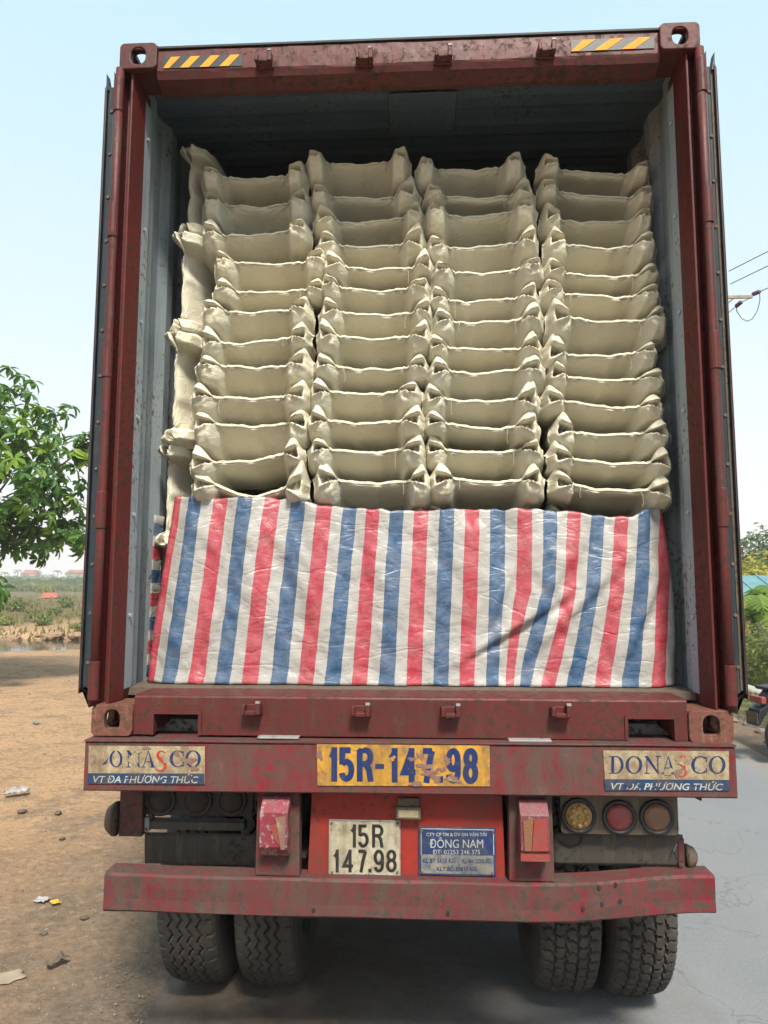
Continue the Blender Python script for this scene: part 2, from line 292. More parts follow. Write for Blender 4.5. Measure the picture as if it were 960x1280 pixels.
class MB:
    def __init__(s): s.v = []; s.f = []
    def add(s, vs, fs):
        b = len(s.v); s.v += [tuple(v) for v in vs]; s.f += [tuple(b + i for i in f) for f in fs]; return s
    def box(s, x0, x1, y0, y1, z0, z1):
        return s.add([(x0, y0, z0), (x1, y0, z0), (x1, y1, z0), (x0, y1, z0), (x0, y0, z1), (x1, y0, z1), (x1, y1, z1), (x0, y1, z1)],
                     [(0, 3, 2, 1), (4, 5, 6, 7), (0, 1, 5, 4), (1, 2, 6, 5), (2, 3, 7, 6), (3, 0, 4, 7)])
    def prism(s, poly, axis, a, b):           # poly in the other two axes, extruded a..b along axis
        n = len(poly)
        def pt(p, w): return {'x': (w, p[0], p[1]), 'y': (p[0], w, p[1]), 'z': (p[0], p[1], w)}[axis]
        vs = [pt(p, a) for p in poly] + [pt(p, b) for p in poly]
        return s.add(vs, [tuple(range(n)), tuple(range(2 * n - 1, n - 1, -1))] + [(i, (i + 1) % n, n + (i + 1) % n, n + i) for i in range(n)])
    def ring(s, outer, inner, f):             # two equal loops, f maps (u,v,w)->xyz, w in (0,1): plate with a hole
        n = len(outer)
        vs = [f(*p, 0) for p in outer] + [f(*p, 0) for p in inner] + [f(*p, 1) for p in outer] + [f(*p, 1) for p in inner]
        fs = []
        for i in range(n):
            j = (i + 1) % n
            fs += [(i, j, n + j, n + i), (2 * n + i, 3 * n + i, 3 * n + j, 2 * n + j), (i, 2 * n + i, 2 * n + j, j), (n + i, n + j, 3 * n + j, 3 * n + i)]
        return s.add(vs, fs)
    def tube(s, pts, r, n=8, cap=True):
        pts = [Vector(p) for p in pts]; rr = r if isinstance(r, (list, tuple)) else [r] * len(pts); b = []
        ref = None; vs = []
        for i, p in enumerate(pts):
            t = (pts[min(i + 1, len(pts) - 1)] - pts[max(i - 1, 0)]).normalized()
            if ref is None: ref = t.orthogonal().normalized()
            ref = (ref - t * ref.dot(t)); ref = ref.normalized() if ref.length > 1e-6 else t.orthogonal().normalized()
            q = t.cross(ref)
            vs += [p + (ref * math.cos(2 * math.pi * k / n) + q * math.sin(2 * math.pi * k / n)) * rr[i] for k in range(n)]
        fs = [(i * n + k, i * n + (k + 1) % n, (i + 1) * n + (k + 1) % n, (i + 1) * n + k) for i in range(len(pts) - 1) for k in range(n)]
        if cap: fs += [tuple(range(n - 1, -1, -1)), tuple((len(pts) - 1) * n + k for k in range(n))]
        return s.add(vs, fs)
    def lathe(s, prof, n, f):                 # prof [(r,h)], f(x,y,h)->xyz
        vs = [f(r * math.cos(2 * math.pi * k / n), r * math.sin(2 * math.pi * k / n), h) for r, h in prof for k in range(n)]
        fs = [(i * n + k, i * n + (k + 1) % n, (i + 1) * n + (k + 1) % n, (i + 1) * n + k) for i in range(len(prof) - 1) for k in range(n)]
        fs += [tuple(range(n - 1, -1, -1)), tuple((len(prof) - 1) * n + k for k in range(n))]
        return s.add(vs, fs)
    def mesh(s, name='m', bevel=0, seg=2, jit=0):
        me = bpy.data.meshes.new(name); me.from_pydata(s.v, [], s.f)
        bm = bmesh.new(); bm.from_mesh(me)
        bmesh.ops.recalc_face_normals(bm, faces=bm.faces)
        if bevel: bmesh.ops.bevel(bm, geom=[e for e in bm.edges if len(e.link_faces) == 2 and e.calc_face_angle(0) > .5], offset=bevel, segments=seg, affect='EDGES', profile=.5, clamp_overlap=True)
        bm.to_mesh(me); bm.free(); me.update(); return me
    def build(s, name, mat, parent=None, bevel=0, smooth=False, seg=2, local=False):
        return link(name, s.mesh(name, bevel, seg), mat, parent, smooth, local)
def rrect(w, h, r, n=6, cx=0, cz=0):          # rounded rectangle loop, 4*(n+1) points, from +x+z corner counter-clockwise
    out = []
    for k, (sx, sz) in enumerate(((1, 1), (-1, 1), (-1, -1), (1, -1))):
        for i in range(n + 1):
            a = math.pi / 2 * (k + i / n); out.append((cx + sx * (w / 2 - r) + r * math.cos(a), cz + sz * (h / 2 - r) + r * math.sin(a)))
    return out
def quadpx(mb, px, Y, th=.002):               # flat plate: picture quad (TL,TR,BR,BL) standing at depth Y
    pts = [P(u, v, Y) for u, v in px]
    mb.prism([(p.x, p.z) for p in pts], 'y', Y, Y + th); return mb
def boxpx(mb, u0, u1, v0, v1, Y, dep):
    a = P(u0, v1, Y); b = P(u1, v0, Y); c = P(u0, v0, Y); d = P(u1, v1, Y)
    return mb.box((a.x + c.x) / 2, (b.x + d.x) / 2, Y, Y + dep, (a.z + d.z) / 2, (b.z + c.z) / 2)
def text(name, body, u0, u1, v0, v1, Y, mat, parent, bold=0.0, shear=0.0, tilt=0.0, deep=.0006):
    cu = bpy.data.curves.new('t', 'FONT'); cu.body = body; cu.size = 1; cu.offset = bold; cu.shear = shear; cu.fill_mode = 'FRONT'; cu.resolution_u = 4
    to = bpy.data.objects.new('t', cu); col.objects.link(to)
    dg = bpy.context.evaluated_depsgraph_get(); me = bpy.data.meshes.new_from_object(to.evaluated_get(dg)); bpy.data.objects.remove(to)
    xs = [v.co.x for v in me.vertices]; ys = [v.co.y for v in me.vertices]
    ax, bx, ay, by = min(xs), max(xs), min(ys), max(ys)
    q = [P(u0, v1, Y), P(u1, v1 + tilt, Y), P(u0, v0, Y), P(u1, v0 + tilt, Y)]
    for v in me.vertices:
        s = (v.co.x - ax) / (bx - ax); t = (v.co.y - ay) / (by - ay)
        p = (q[0] * (1 - s) + q[1] * s) * (1 - t) + (q[2] * (1 - s) + q[3] * s) * t
        v.co = p
    return link(name, me, mat, parent)
def sm(a, b, x):
    t = min(1, max(0, (x - a) / (b - a))); return t * t * (3 - 2 * t)
def lerp(tab, x):
    if x <= tab[0][0]: return tab[0][1]
    for (a, p), (b, q) in zip(tab, tab[1:]):
        if x <= b: return p + (q - p) * (x - a) / (b - a)
    return tab[-1][1]
nz = lambda x, y, z: noise.noise(Vector((x, y, z)))


def glyph(name, ch, u0, u1, v0, v1, tw, Y, mat, parent):
    """Condensed block numeral drawn as broad strokes inside a picture box, stroke tw wide."""
    ell = lambda cx, cy, rx, ry, a0, a1, n: [(cx + rx * math.cos(R(a0 + (a1 - a0) * k / n)), cy + ry * math.sin(R(a0 + (a1 - a0) * k / n))) for k in range(n + 1)]
    paths = {'5': [[(.92, 1), (.06, 1), (.04, .50)], [(.04, .50)] + ell(.46, .30, .54, .30, 128, -90, 16) + ell(.46, .24, .46, .24, 270, 190, 8)],
             'R': [[(0, 0), (0, 1)], [(0, 1), (.5, 1)] + ell(.5, .76, .45, .24, 90, -90, 12) + [(0, .52)], [(.52, .52), (.80, .34), (.97, 0)]],
             '4': [[(.72, 0), (.72, 1)], [(.72, 1), (0, .25), (1.08, .25)]], '7': [[(0, 1), (1, 1)], [(1, 1), (.62, .5), (.36, 0)]],
             '9': [ell(.5, .69, .5, .31, 0, 360, 28), [(1, .69), (1, .32)] + ell(.5, .26, .5, .26, 0, -165, 14)],
             '8': [ell(.5, .765, .45, .235, 0, 360, 24), ell(.5, .27, .5, .27, 0, 360, 24)], '1': [[(1, 0), (1, 1)], [(1, .97), (.55, .80), (.02, .73)]], '-': [[(0, .5), (1, .5)]]}[ch]
    bu0, bu1, bv0, bv1 = u0 + tw / 2, u1 - tw / 2, v0 + tw / 2, v1 - tw / 2; mb = MB()
    for q, path in enumerate(paths):
        closed = path[0] == path[-1] or (len(path) > 20 and math.hypot(path[0][0] - path[-1][0], path[0][1] - path[-1][1]) < 1e-6)
        pts = [(bu0 + (bu1 - bu0) * a, bv1 + (bv0 - bv1) * b) for a, b in path]
        if not closed:                         # flat ends reach the box
            if abs(path[0][1]) < 1e-6 or path[0][1] == 1: pts[0] = (pts[0][0], pts[0][1] + (tw / 2 if path[0][1] == 0 else -tw / 2) * (abs(path[1][0] - path[0][0]) < .3))
            if abs(path[-1][1]) < 1e-6 or path[-1][1] == 1: pts[-1] = (pts[-1][0], pts[-1][1] + (tw / 2 if path[-1][1] == 0 else -tw / 2) * (abs(path[-2][0] - path[-1][0]) < .3))
        pts = [p for i, p in enumerate(pts) if i == 0 or math.hypot(p[0] - pts[i - 1][0], p[1] - pts[i - 1][1]) > .02]
        L, Rr = [], []; n = len(pts)
        for i in range(n):
            a = pts[i - 1] if i else (pts[-2] if closed else None); b = pts[i]; c = pts[i + 1] if i < n - 1 else (pts[1] if closed else None)
            def un(p, r):
                l = math.hypot(r[0] - p[0], r[1] - p[1]) or 1; return (-(r[1] - p[1]) / l, (r[0] - p[0]) / l)
            n1 = un(a, b) if a else un(b, c); n2 = un(b, c) if c else n1
            m = (n1[0] + n2[0], n1[1] + n2[1]); d = max(.55, (m[0] * n1[0] + m[1] * n1[1])); k = tw / 2 / d
            L.append((b[0] + m[0] * k, b[1] + m[1] * k)); Rr.append((b[0] - m[0] * k, b[1] - m[1] * k))
        y = Y - .00006 * q
        vs = [(lambda p: (p.x, y, p.z))(P(u, v, Y)) for u, v in L + Rr]
        mb.add(vs, [(i, i + 1, n + i + 1, n + i) for i in range(n - 1)])
    return link(name, mb.mesh(name), mat, parent)
# ------------------------------------------------------------------ the setting
def axis(lo, hi, dense_lo, dense_hi, step, grow=1.16):
    c = [dense_lo + i * step for i in range(int((dense_hi - dense_lo) / step) + 1)]
    s = step; x = c[-1]
    while x < hi: s *= grow; x += s; c.append(x)
    s = step; x = c[0]
    while x > lo: s *= grow; x -= s; c.insert(0, x)
    return c
def pond(x, y):                                # 1 inside the water's bed
    yc = 20.6 + .9 * math.sin(x * .14 + 1) - .03 * (x + 12); hw = 1.9 + .4 * math.sin(x * .3)
    return (1 - sm(hw - .3, hw + .75, abs(y - yc))) * (1 - sm(-7.5, -5.0, x))
def roadmask(x): return sm(-1.7, -1.1, x) * (1 - sm(4.3, 4.8, x))
def ground_z(x, y):
    r = roadmask(x)
    z = (.03 * nz(x * .5, y * .5, 1) + .022 * nz(x * 2.1, y * 2.1, 2) + .011 * nz(x * 6, y * 6, 4)) * (1 - r) - .006 * r
    for tx in (-2.15, -2.55, -4.0, -4.4):      # old wheel tracks
        z -= .022 * math.exp(-((x - tx - .25 * math.sin(y * .25)) / .11) ** 2) * (.6 + .6 * nz(y * .8, tx, 0)) * (1 - r)
    left = 1 - sm(-4.6, -2.2, x)
    z += left * (.05 * nz(x * .25, y * .25, 9) * sm(3, 12, y) + .03 * sm(10, 15, y))
    z += (1 - sm(-7.5, -5, x)) * sm(15.0, 17.3, y) * (1 - sm(17.6, 18.4, y)) * .05 * abs(nz(x * 1.7, y * 1.7, 3)) * 3
    z -= 1.1 * pond(x, y)
    bank = (1 - sm(-6, -3.5, x)) * sm(23.0, 25.2, y)
    z += bank * (.42 + .2 * nz(x * .2, y * .2, 5))
    if x > 4.3: z += .10 * sm(4.3, 5.2, x) + .05 * nz(x * 2, y * 2, 8) * sm(4.4, 5, x)
    d = math.hypot(x, y); z += .5 * sm(60, 300, d)
    return z
xs = axis(-850, 850, -7, 6, .13); ys = axis(-150, 1400, -4, 8, .13, 1.07)
me = bpy.data.meshes.new('ground'); nx = len(xs)
me.from_pydata([(x, y, ground_z(x, y)) for y in ys for x in xs], [],
               [(j * nx + i, j * nx + i + 1, (j + 1) * nx + i + 1, (j + 1) * nx + i) for j in range(len(ys) - 1) for i in range(nx - 1)])
tag(link('ground', me, 'dirt', smooth=True), 'dry bare dirt and scrub land beside the road', kind='structure')
mb = MB(); yy = axis(-60, 900, -4, 20, .35, 1.2); W = []
for y in yy:
    for k in range(12):
        t = k / 11; x0 = -1.5 + .22 * nz(y * .6, 0, 0) + .10 * nz(y * 2.3, 5, 0); x1 = 4.25 + .10 * nz(y * 1.1, 9, 0)
        W.append((x0 + (x1 - x0) * t, y, .004 if 0 < k < 11 else -.012))
mb.add(W, [(j * 12 + i, j * 12 + i + 1, (j + 1) * 12 + i + 1, (j + 1) * 12 + i) for j in range(len(yy) - 1) for i in range(11)])
tag(mb.build('road', 'asphalt', smooth=True), 'dusty grey asphalt road under and right of the truck', kind='structure')
mb = MB(); mb.add([(-120, 14.5, -.07), (-3.2, 14.5, -.07), (-3.2, 28, -.07), (-120, 28, -.07)], [(0, 1, 2, 3)])
tag(mb.build('water', 'water'), 'narrow brown pond beyond the dirt lot', kind='structure')
# ------------------------------------------------------------------ shipping container
cont = empty('shipping_container', (0, 0, ZB))
tag(cont, 'open dark red shipping container with grey lining, carried on the trailer', 'container')
WX = 1.219; TOP = ZB + 2.896; FL = ZB + .157
def section(poly, x0, x1, n=44, amp=.0022, seed=0):   # long pressed-steel section, slightly dented along its length
    mb = MB(); k = len(poly); vs = []
    for i in range(n + 1):
        x = x0 + (x1 - x0) * i / n
        for j, (y, z) in enumerate(poly): vs.append((x, y + amp * nz(x * 5 + seed, j * .6, 1) + amp * .7 * nz(x * 14, j * 1.1, seed), z + amp * nz(x * 4, j * .6, seed + 7)))
    return mb.add(vs, [(i * k + j, i * k + (j + 1) % k, (i + 1) * k + (j + 1) % k, (i + 1) * k + j) for i in range(n) for j in range(k)] + [tuple(range(k)), tuple(n * k + j for j in range(k - 1, -1, -1))])
def casting(sx, top):
    z0 = TOP - .118 if top else ZB; cx = sx * (WX - .081); mb = MB()
    zc = z0 + .059; hw, hh = (.062, .084) if not top else (.064, .078)
    out = rrect(.162, .118, .022, 6); inn = rrect(hw, hh, .030, 6)
    mb.ring(out, inn, lambda u, v, w: (cx + u, -.004 + .030 * w, zc + v))                         # face with its oval hole
    out2 = rrect(.146, .116, .012, 6); inn2 = rrect(.088, .06, .029, 6)
    mb.ring(out2, inn2, lambda u, v, w: (sx * (WX - .001 - .028 * w), .100 + u, zc + v))          # outer side
    mb.box(cx - sx * .081 - .006, cx - sx * .081 + .012, .026, .172, z0 + .002, z0 + .116)        # inner side
    zt = z0 + .088 if top else z0
    out3 = rrect(.158, .174, .02, 6); inn3 = rrect(.066, .112, .03, 6)
    mb.ring(out3, inn3, lambda u, v, w: (cx + u, .087 + v, zt + .002 + .026 * w))                 # top or bottom with its hole
    if not top: mb.box(cx - .078, cx + .078, .03, .17, z0 + .112, z0 + .1165)
    else: mb.box(cx - .078, cx + .078, .03, .17, z0 + .002, z0 + .012)
    return mb.build('corner_casting', 'casting' if not top else 'cred', cont, bevel=.004)
for sx in (-1, 1):
    for top in (True, False): casting(sx, top)
z0, z1 = ZB + .118, TOP - .118
for sx in (-1, 1):
    o = lambda a: sx * a
    mb = MB(); mb.prism([(o(a), b) for a, b in ((1.206, .016), (1.219, .024), (1.219, .20), (1.156, .20), (1.156, .125), (1.148, .125), (1.148, .118), (1.166, .022), (1.176, .022), (1.176, .075), (1.206, .075))], 'z', z0, z1)
    post = mb.build('corner_post', 'cred2', cont, bevel=.003)
    bar = MB().tube([(o(1.216), .004, z0 - .005), (o(1.216), .004, z0 + .6), (o(1.216), .004, z1 - .6), (o(1.216), .004, z1 + .004)], .0175, 14)
    bar.build('hinge_bar', 'cred', post, smooth=True)
    for zc in (ZB + .21, ZB + .88, ZB + 1.5, ZB + 2.1, ZB + 2.66):
        hg = MB().tube([(o(1.218), .003, zc - .075), (o(1.218), .003, zc + .075)], .0212, 14)
        hg.box(min(o(1.230), o(1.252)), max(o(1.230), o(1.252)), .018, .05, zc - .035, zc + .035)
        hg.build('hinge', 'cred', cont, bevel=.003)
# header: face, lower lip set back, gutter
mb = section([(.024, TOP - .018), (.019, TOP - .024), (.016, TOP - .070), (.016, TOP - .118), (.020, TOP - .127), (.030, TOP - .150), (.060, TOP - .160), (.095, TOP - .168), (.12, TOP - .168), (.12, TOP - .018)], -1.062, 1.062, seed=3)
header = mb.build('header', 'cred', cont)
MB().box(-1.06, 1.06, .012, .14, TOP - .017, TOP - .008).build('header_flashing', 'dark', cont)
# sill: face, sloped tread, two notches
za = ZB + .006; n1 = (-.975, -.80); n2 = (.835, 1.005)
sillz = ZB + .150
def sillpart(x0, x1, zlo):
    return [(.008, zlo), (.008, (zlo + sillz) / 2), (.008, sillz - .004), (.012, sillz + .002), (.020, sillz + .006), (.11, (sillz + FL) / 2 + .002), (.20, FL - .002), (.20, zlo + .02), (.06, zlo + .01)]
sm_ = MB()
for a, b, zlo in ((-1.055, n1[0], za), (n1[0], n1[1], ZB + .088), (n1[1], n2[0], za), (n2[0], n2[1], ZB + .088), (n2[1], 1.055, za)): q_ = section(sillpart(0, 0, zlo), a, b, max(4, int((b - a) * 24)), .0016, 5); sm_.add(q_.v, q_.f)
sill = sm_.build('sill', 'cred', cont)
for a, b in ((n1[0], n1[1]), (n2[0], n2[1])):
    f = MB().box(a - .012, b + .012, .002, .0075, ZB + .084, ZB + .096); f.box(a - .012, a, .002, .0074, za, ZB + .0838); f.box(b, b + .012, .002, .0074, za, ZB + .0838)
    f.build('notch_trim', 'cred', sill)
    MB().box(a - .02, b + .02, .19, .20, ZB - .02, ZB + .03).build('notch_back', 'steel', sill)
# keepers of the door locking rods
def keeper(u, v, up):
    p = P(u, v, .008); x, z = p.x, p.z; mb = MB(); y = .016 if up else .0065
    mb.box(x - .038, x + .038, y - .012, y, z - .024, z + .014)
    mb.box(x - .036, x - .022, y - .052, y - .013, z - .018, z + .016); mb.box(x + .018, x + .036, y - .052, y - .013, z - .02, z + .022)
    mb.box(x - .0215, x + .0175, y - .05, y - .0125, z - .022, z - .006)
    k = mb.build('lock_keeper', 'cred', cont, bevel=.003)
    MB().box(x + .019, x + .035, y - .054, y - .040, z + .0222, z + .030).build('worn_tip', 'steel', k)
for u, v in ((331, 79), (456, 76), (554, 73), (682, 66)): keeper(u, v, True)
for u, v in ((317, 884), (452, 886), (563, 887), (699, 887)): keeper(u, v, False)
# hazard stickers on the header
def hazard(q, n, lean):
    Y = .0125; base = quadpx(MB(), q, Y, .002).build('hazard_sticker', 'black', cont)
    (x0, y0), (x1, y1), (x2, y2), (x3, y3) = q
    for k in range(n):
        a = (k + .12) / n; b = (k + .58) / n; d = lean / n
        def pt(s, t):
            s = min(1, max(0, s)); return (x0 + (x1 - x0) * s) * (1 - t) + (x3 + (x2 - x3) * s) * t, (y0 + (y1 - y0) * s) * (1 - t) + (y3 + (y2 - y3) * s) * t
        quadpx(MB(), [pt(a + d, .03), pt(b + d, .03), pt(b - d, .97), pt(a - d, .97)], Y - .0012, .001).build('stripe', 'yellow', base)
hazard([(204, 71), (303, 67.5), (303, 82), (204, 85.5)], 4, .28)
hazard([(714, 50), (818, 45.5), (818, 60), (714, 64.5)], 3, .30)
# side walls and roof, corrugated, each with its grey lining
def corr(y):
    t = (y - .25) / .278 % 1.0
    if y < .25: return 0
    return 0 if t < .26 else (t - .26) / .24 if t < .5 else 1 if t < .76 else 1 - (t - .76) / .24
cy = [.20, .25] + sorted(set(round(.25 + .278 * k + .278 * f, 4) for k in range(42) for f in (0.0, .26, .5, .76))) + [12.15]
cy = [y for y in cy if y <= 12.15]
for sx in (-1, 1):
    out = MB(); ins = MB()
    for mbx, xa, sgn in ((out, 1.205, -.034), (ins, 1.182, -.030)):
        if mbx is ins: f = lambda y: sx * (1.178 + .026 * corr(y))
        else: f = lambda y: sx * (1.182 + .030 * corr(y))
        vs = [(f(y), y, z) for y in cy for z in (ZB + .10, TOP - .028)]
        mbx.add(vs, [(2 * i, 2 * i + 2, 2 * i + 3, 2 * i + 1) for i in range(len(cy) - 1)])
    w = out.build('side_wall', 'cred', cont); ins.build('inner_lining', 'cgrey', w)
    j = MB().box(min(sx * 1.150, sx * 1.1765), max(sx * 1.150, sx * 1.1765), .126, .205, FL, TOP - .17); j.build('door_jamb', 'cgrey', cont, bevel=.004)
    MB().box(min(sx * 1.19, sx * 1.219), max(sx * 1.19, sx * 1.219), .20, 12.18, TOP - .0275, TOP - .005).build('top_rail', 'cred', cont)
    MB().box(min(sx * 1.165, sx * 1.217), max(sx * 1.165, sx * 1.217), .20, 12.18, ZB + .01, ZB + .10).build('bottom_rail', 'cred', cont)
    for k in range(6): MB().tube([(sx * 1.165, .16, FL + .30 + .42 * k), (sx * 1.14, .15, FL + .30 + .42 * k)], .008, 6).build('lashing_bar', 'cgrey', cont)
ry = sorted(set([.12] + [round(.14 + .209 * k + .209 * f, 4) for k in range(57) for f in (0, .35, .5, .85)] + [12.15])); ry = [y for y in ry if y <= 12.15]
def rz(y):
    t = (y - .14) / .209 % 1.0; return 0 if t < .35 else (t - .35) / .15 if t < .5 else 1 if t < .85 else 1 - (t - .85) / .15
for nm, dz, mt in (('roof', -.008, 'cred'), ('roof_lining', -.030, 'roofshade')):
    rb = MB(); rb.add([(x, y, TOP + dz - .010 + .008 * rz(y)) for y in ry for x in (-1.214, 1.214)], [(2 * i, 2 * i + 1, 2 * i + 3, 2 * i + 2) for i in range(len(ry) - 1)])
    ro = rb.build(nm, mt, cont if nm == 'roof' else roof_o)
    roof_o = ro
MB().box(-.08, .24, .30, .58, TOP - .050, TOP - .0425).build('roof_patch', 'patch', cont, bevel=.003)
MB().box(-1.17, 1.17, .19, 12.1, FL - .03, FL).build('floor', 'grime', cont)
MB().box(-1.19, 1.19, 12.15, 12.19, ZB, TOP).build('front_wall', 'cgrey', cont)
for k in range(30): MB().box(-1.16, 1.16, .30 + .4 * k, .345 + .4 * k, ZB + .02, FL - .032).build('floor_beam', 'dark', cont)
# doors folded back along the sides, seen on their hinge edge
def door(sx):
    d = empty('door', (sx * 1.26, .03, ZB + .15)); d.parent = cont; d.matrix_parent_inverse = chain(cont).inverted()
    zb, zt = ZB + .155, TOP - .155
    o = lambda a, b: (min(sx * a, sx * b), max(sx * a, sx * b))
    a, b = o(1.2726, 1.289); MB().box(a, b, .045 if sx > 0 else .11, 1.19, zb + .03, zt - .03).build('door_panel', 'grime', d)
    a, b = o(1.2895, 1.2935); MB().box(a, b, .030, 1.19, zb, zt - .02).build('door_edge', 'cred', d, bevel=.002)
    a, b = o(1.252, 1.2825 if sx < 0 else 1.2715); f = MB()
    f.box(a, b, .040, .10, zb + .02, zt - .01)
    f.build('gasket', 'gasket', d, bevel=.006)
    a, b = o(1.283, 1.2892); MB().box(a, b, .028, .10, zb + .02, zt - .012).build('gasket_lip', 'rubber', d, bevel=.002)
    a, b = o(1.240, 1.2518); MB().box(a, b, .030, .12, zb - .03, zt + .0).build('gasket_lip', 'rubber', d, bevel=.002)
    # horns of the gasket at the top, ragged tail at the bottom
    for x, hgt in ((1.247, .055), (1.281, .048)):
        MB().prism([(sx * (x - .006), zt - .03), (sx * (x + .008), zt - .03), (sx * (x + .009), zt + hgt)], 'y', .034, .07).build('gasket_horn', 'rubber', d)
    MB().prism([(sx * 1.242, zb - .03), (sx * 1.285, zb + .02), (sx * 1.268, zb - .012), (sx * 1.258, zb - .004), (sx * 1.25, zb - .055)], 'y', .036, .08).build('gasket_tail', 'rubber', d)
    for k in range(13):
        z = zb + .12 + k * .195
        MB().tube([(sx * 1.262, .040, z), (sx * 1.262, .035, z)], .007, 8).build('rivet', 'grime', d)
door(-1); door(1)
# ------------------------------------------------------------------ trailer
trl = empty('semi_trailer', (0, 1.07, 0))
tag(trl, 'grimy red container trailer with dual rear wheels, on the road edge', 'trailer')
def rough_box(name, mat, x0, x1, y0, y1, z0, z1, parent, nx=40, amp=.003, bend=None, bevel=.006, seed=1):
    # beam cut into lengths so that dents and bends are real
    mb = MB(); loop = [(y0 + bevel, z0), (y1 - bevel, z0), (y1, z0 + bevel), (y1, z1 - bevel), (y1 - bevel, z1), (y0 + bevel, z1), (y0, z1 - bevel), (y0, (z0 + z1) / 2 + .15 * (z1 - z0)), (y0, (z0 + z1) / 2 - .15 * (z1 - z0)), (y0, z0 + bevel)]
    n = len(loop); vs = []
    for i in range(nx + 1):
        x = x0 + (x1 - x0) * i / nx; dy, dz = bend(x) if bend else (0, 0)
        for j, (y, z) in enumerate(loop):
            vs.append((x, y + dy + amp * nz(x * 4, j * .7, seed), z + dz + amp * nz(x * 3, j * .7, seed + 9)))
    fs = [(i * n + k, i * n + (k + 1) % n, (i + 1) * n + (k + 1) % n, (i + 1) * n + k) for i in range(nx) for k in range(n)]
    fs += [tuple(range(n)), tuple(nx * n + k for k in range(n - 1, -1, -1))]
    return mb.add(vs, fs).build(name, mat, parent)
# upper rear beam
BY = -.045
ub = rough_box('rear_beam', 'tred', -1.219, 1.203, BY, .16, 1.190, 1.372, trl, 60, .0016, lambda x: (0, .004 * x), seed=2)
rough_box('beam_lip', 'tgrime', -1.221, 1.205, BY - .006, .12, 1.3735, 1.3795, ub, 60, .0012, lambda x: (0, .004 * x), .001, seed=3)
for u0, u1 in ((321, 373), (636, 690)):
    a = P(u0, 919, -.03).x; b = P(u1, 919, -.03).x
    MB().box(a, b, -.028, .14, 1.3815, 1.389).build('wear_plate', 'steel', ub, bevel=.002)
# lower under-run beam, its right end knocked back
lb = rough_box('underrun_beam', 'tgrime', -1.150, 1.160, .0, .105, .728, .866, trl, 70, .004,
               lambda x: (.085 * sm(.45, 1.16, x) + .012 * sm(.5, 1.1, -x), .012 * sm(.6, 1.16, x)), .008, seed=5)
for u, v in ((751, 1113), (773, 1111), (755, 1134), (779, 1132), (730, 1138), (560, 1141), (392, 1137)):
    p = P(u, v, .0); yb = .085 * sm(.45, 1.16, p.x)
    MB().tube([(p.x, yb - .006, p.z), (p.x, yb + .03, p.z)], .0065, 8).build('bolt_hole', 'black', lb)
# the two lamp brackets on the under-run beam
def bracket(q, lamp, seed):
    a = P(q[0], q[2], .02); b = P(q[1], q[3], .02); mb = MB()
    mb.prism([(a.x, 1.1935), (b.x, 1.1935), (b.x + .004, .868), (a.x - .004, .868)], 'y', .018, .075)
    br = mb.build('lamp_bracket', 'tgrime', trl, bevel=.004)
    w0, w1, v0, v1 = lamp; Y = -.052; l = P(w0, v0, Y); r = P(w1, v1, Y)
    x0, x1, zt, zb = l.x, r.x, l.z, r.z
    # box with a sloping top and a chamfered foot
    bd = MB().prism([(Y + .045, zt + .012), (Y, zt - .032), (Y - .004, zb + .042), (Y + .03, zb), (.0172, zb), (.0172, zt + .012)], 'x', x0, x1)
    lp = bd.build('marker_lamp', 'pink', br, bevel=.003)
bracket((322, 373, 990, 1100), (325, 359, 1004, 1074), 1)
bracket((636, 692, 990, 1100), (650, 688, 1008, 1079), 2)
def plateface(u0, u1, v0, v1, Y, mat, name): return boxpx(MB(), u0, u1, v0, v1, Y, .002).build(name, mat, br2, bevel=.001)
brs = [o for o in bpy.data.objects if o.name.startswith('lamp_bracket')]
br2 = brs[1]
quadpx(MB(), [(654, 1026), (667, 1024), (664, 1064), (656, 1064)], -.0605, .002).build('lens', 'lorange', br2)
quadpx(MB(), [(668, 1024), (684, 1024), (684, 1064), (665, 1064)], -.0602, .002).build('lens', 'lred', br2)
boxpx(MB(), 651, 687, 1068, 1077, -.058, .02).build('foot_strip', 'lred', br2)
quadpx(MB(), [(344, 1022), (357, 1020), (356, 1062), (351, 1062)], -.0605, .002).build('scraped_patch', 'peel', brs[0])
quadpx(MB(), [(337, 1032), (345, 1030), (350, 1058), (343, 1050)], -.0598, .0015).build('lens', 'lred', brs[0])
# centre panel with number plate, information plate and plate lamp
PY = .062
mb = MB(); quadpx(mb, [(390, 986), (627, 986), (632, 1103), (384, 1103)], PY, .012); pan = mb.build('rear_panel', 'orange', trl, bevel=.002)
boxpx(MB(), 411, 500.5, 1025, 1094, PY - .009, .004).build('number_plate', 'pcream2', trl, bevel=.002)
npl = bpy.data.objects['number_plate']
for ch, a, b in (('1', 437, 445), ('5', 447.5, 461), ('R', 465, 480)): glyph('lettering', ch, a, b, 1030.5, 1059.5, 4.0, PY - .0105, 'pblack', npl)
for ch, a, b in (('1', 416, 423.5), ('4', 428, 442.5), ('7', 446, 459), ('9', 467, 480), ('8', 482.5, 496)): glyph('lettering', ch, a, b, 1062, 1090.5, 4.0, PY - .0105, 'pblack', npl)
boxpx(MB(), 460.5, 464.5, 1086, 1090.5, PY - .0105, .0006).build('lettering', 'pblack', npl)
fr = MB(); 
for (a, b, c, d) in ((411, 500.5, 1025, 1026.3), (411, 500.5, 1092.7, 1094), (411, 412.3, 1026.5, 1092.5), (499.2, 500.5, 1026.5, 1092.5)): boxpx(fr, a, b, c, d, PY - .0112, .002)
fr.build('plate_rim', 'steel', npl)
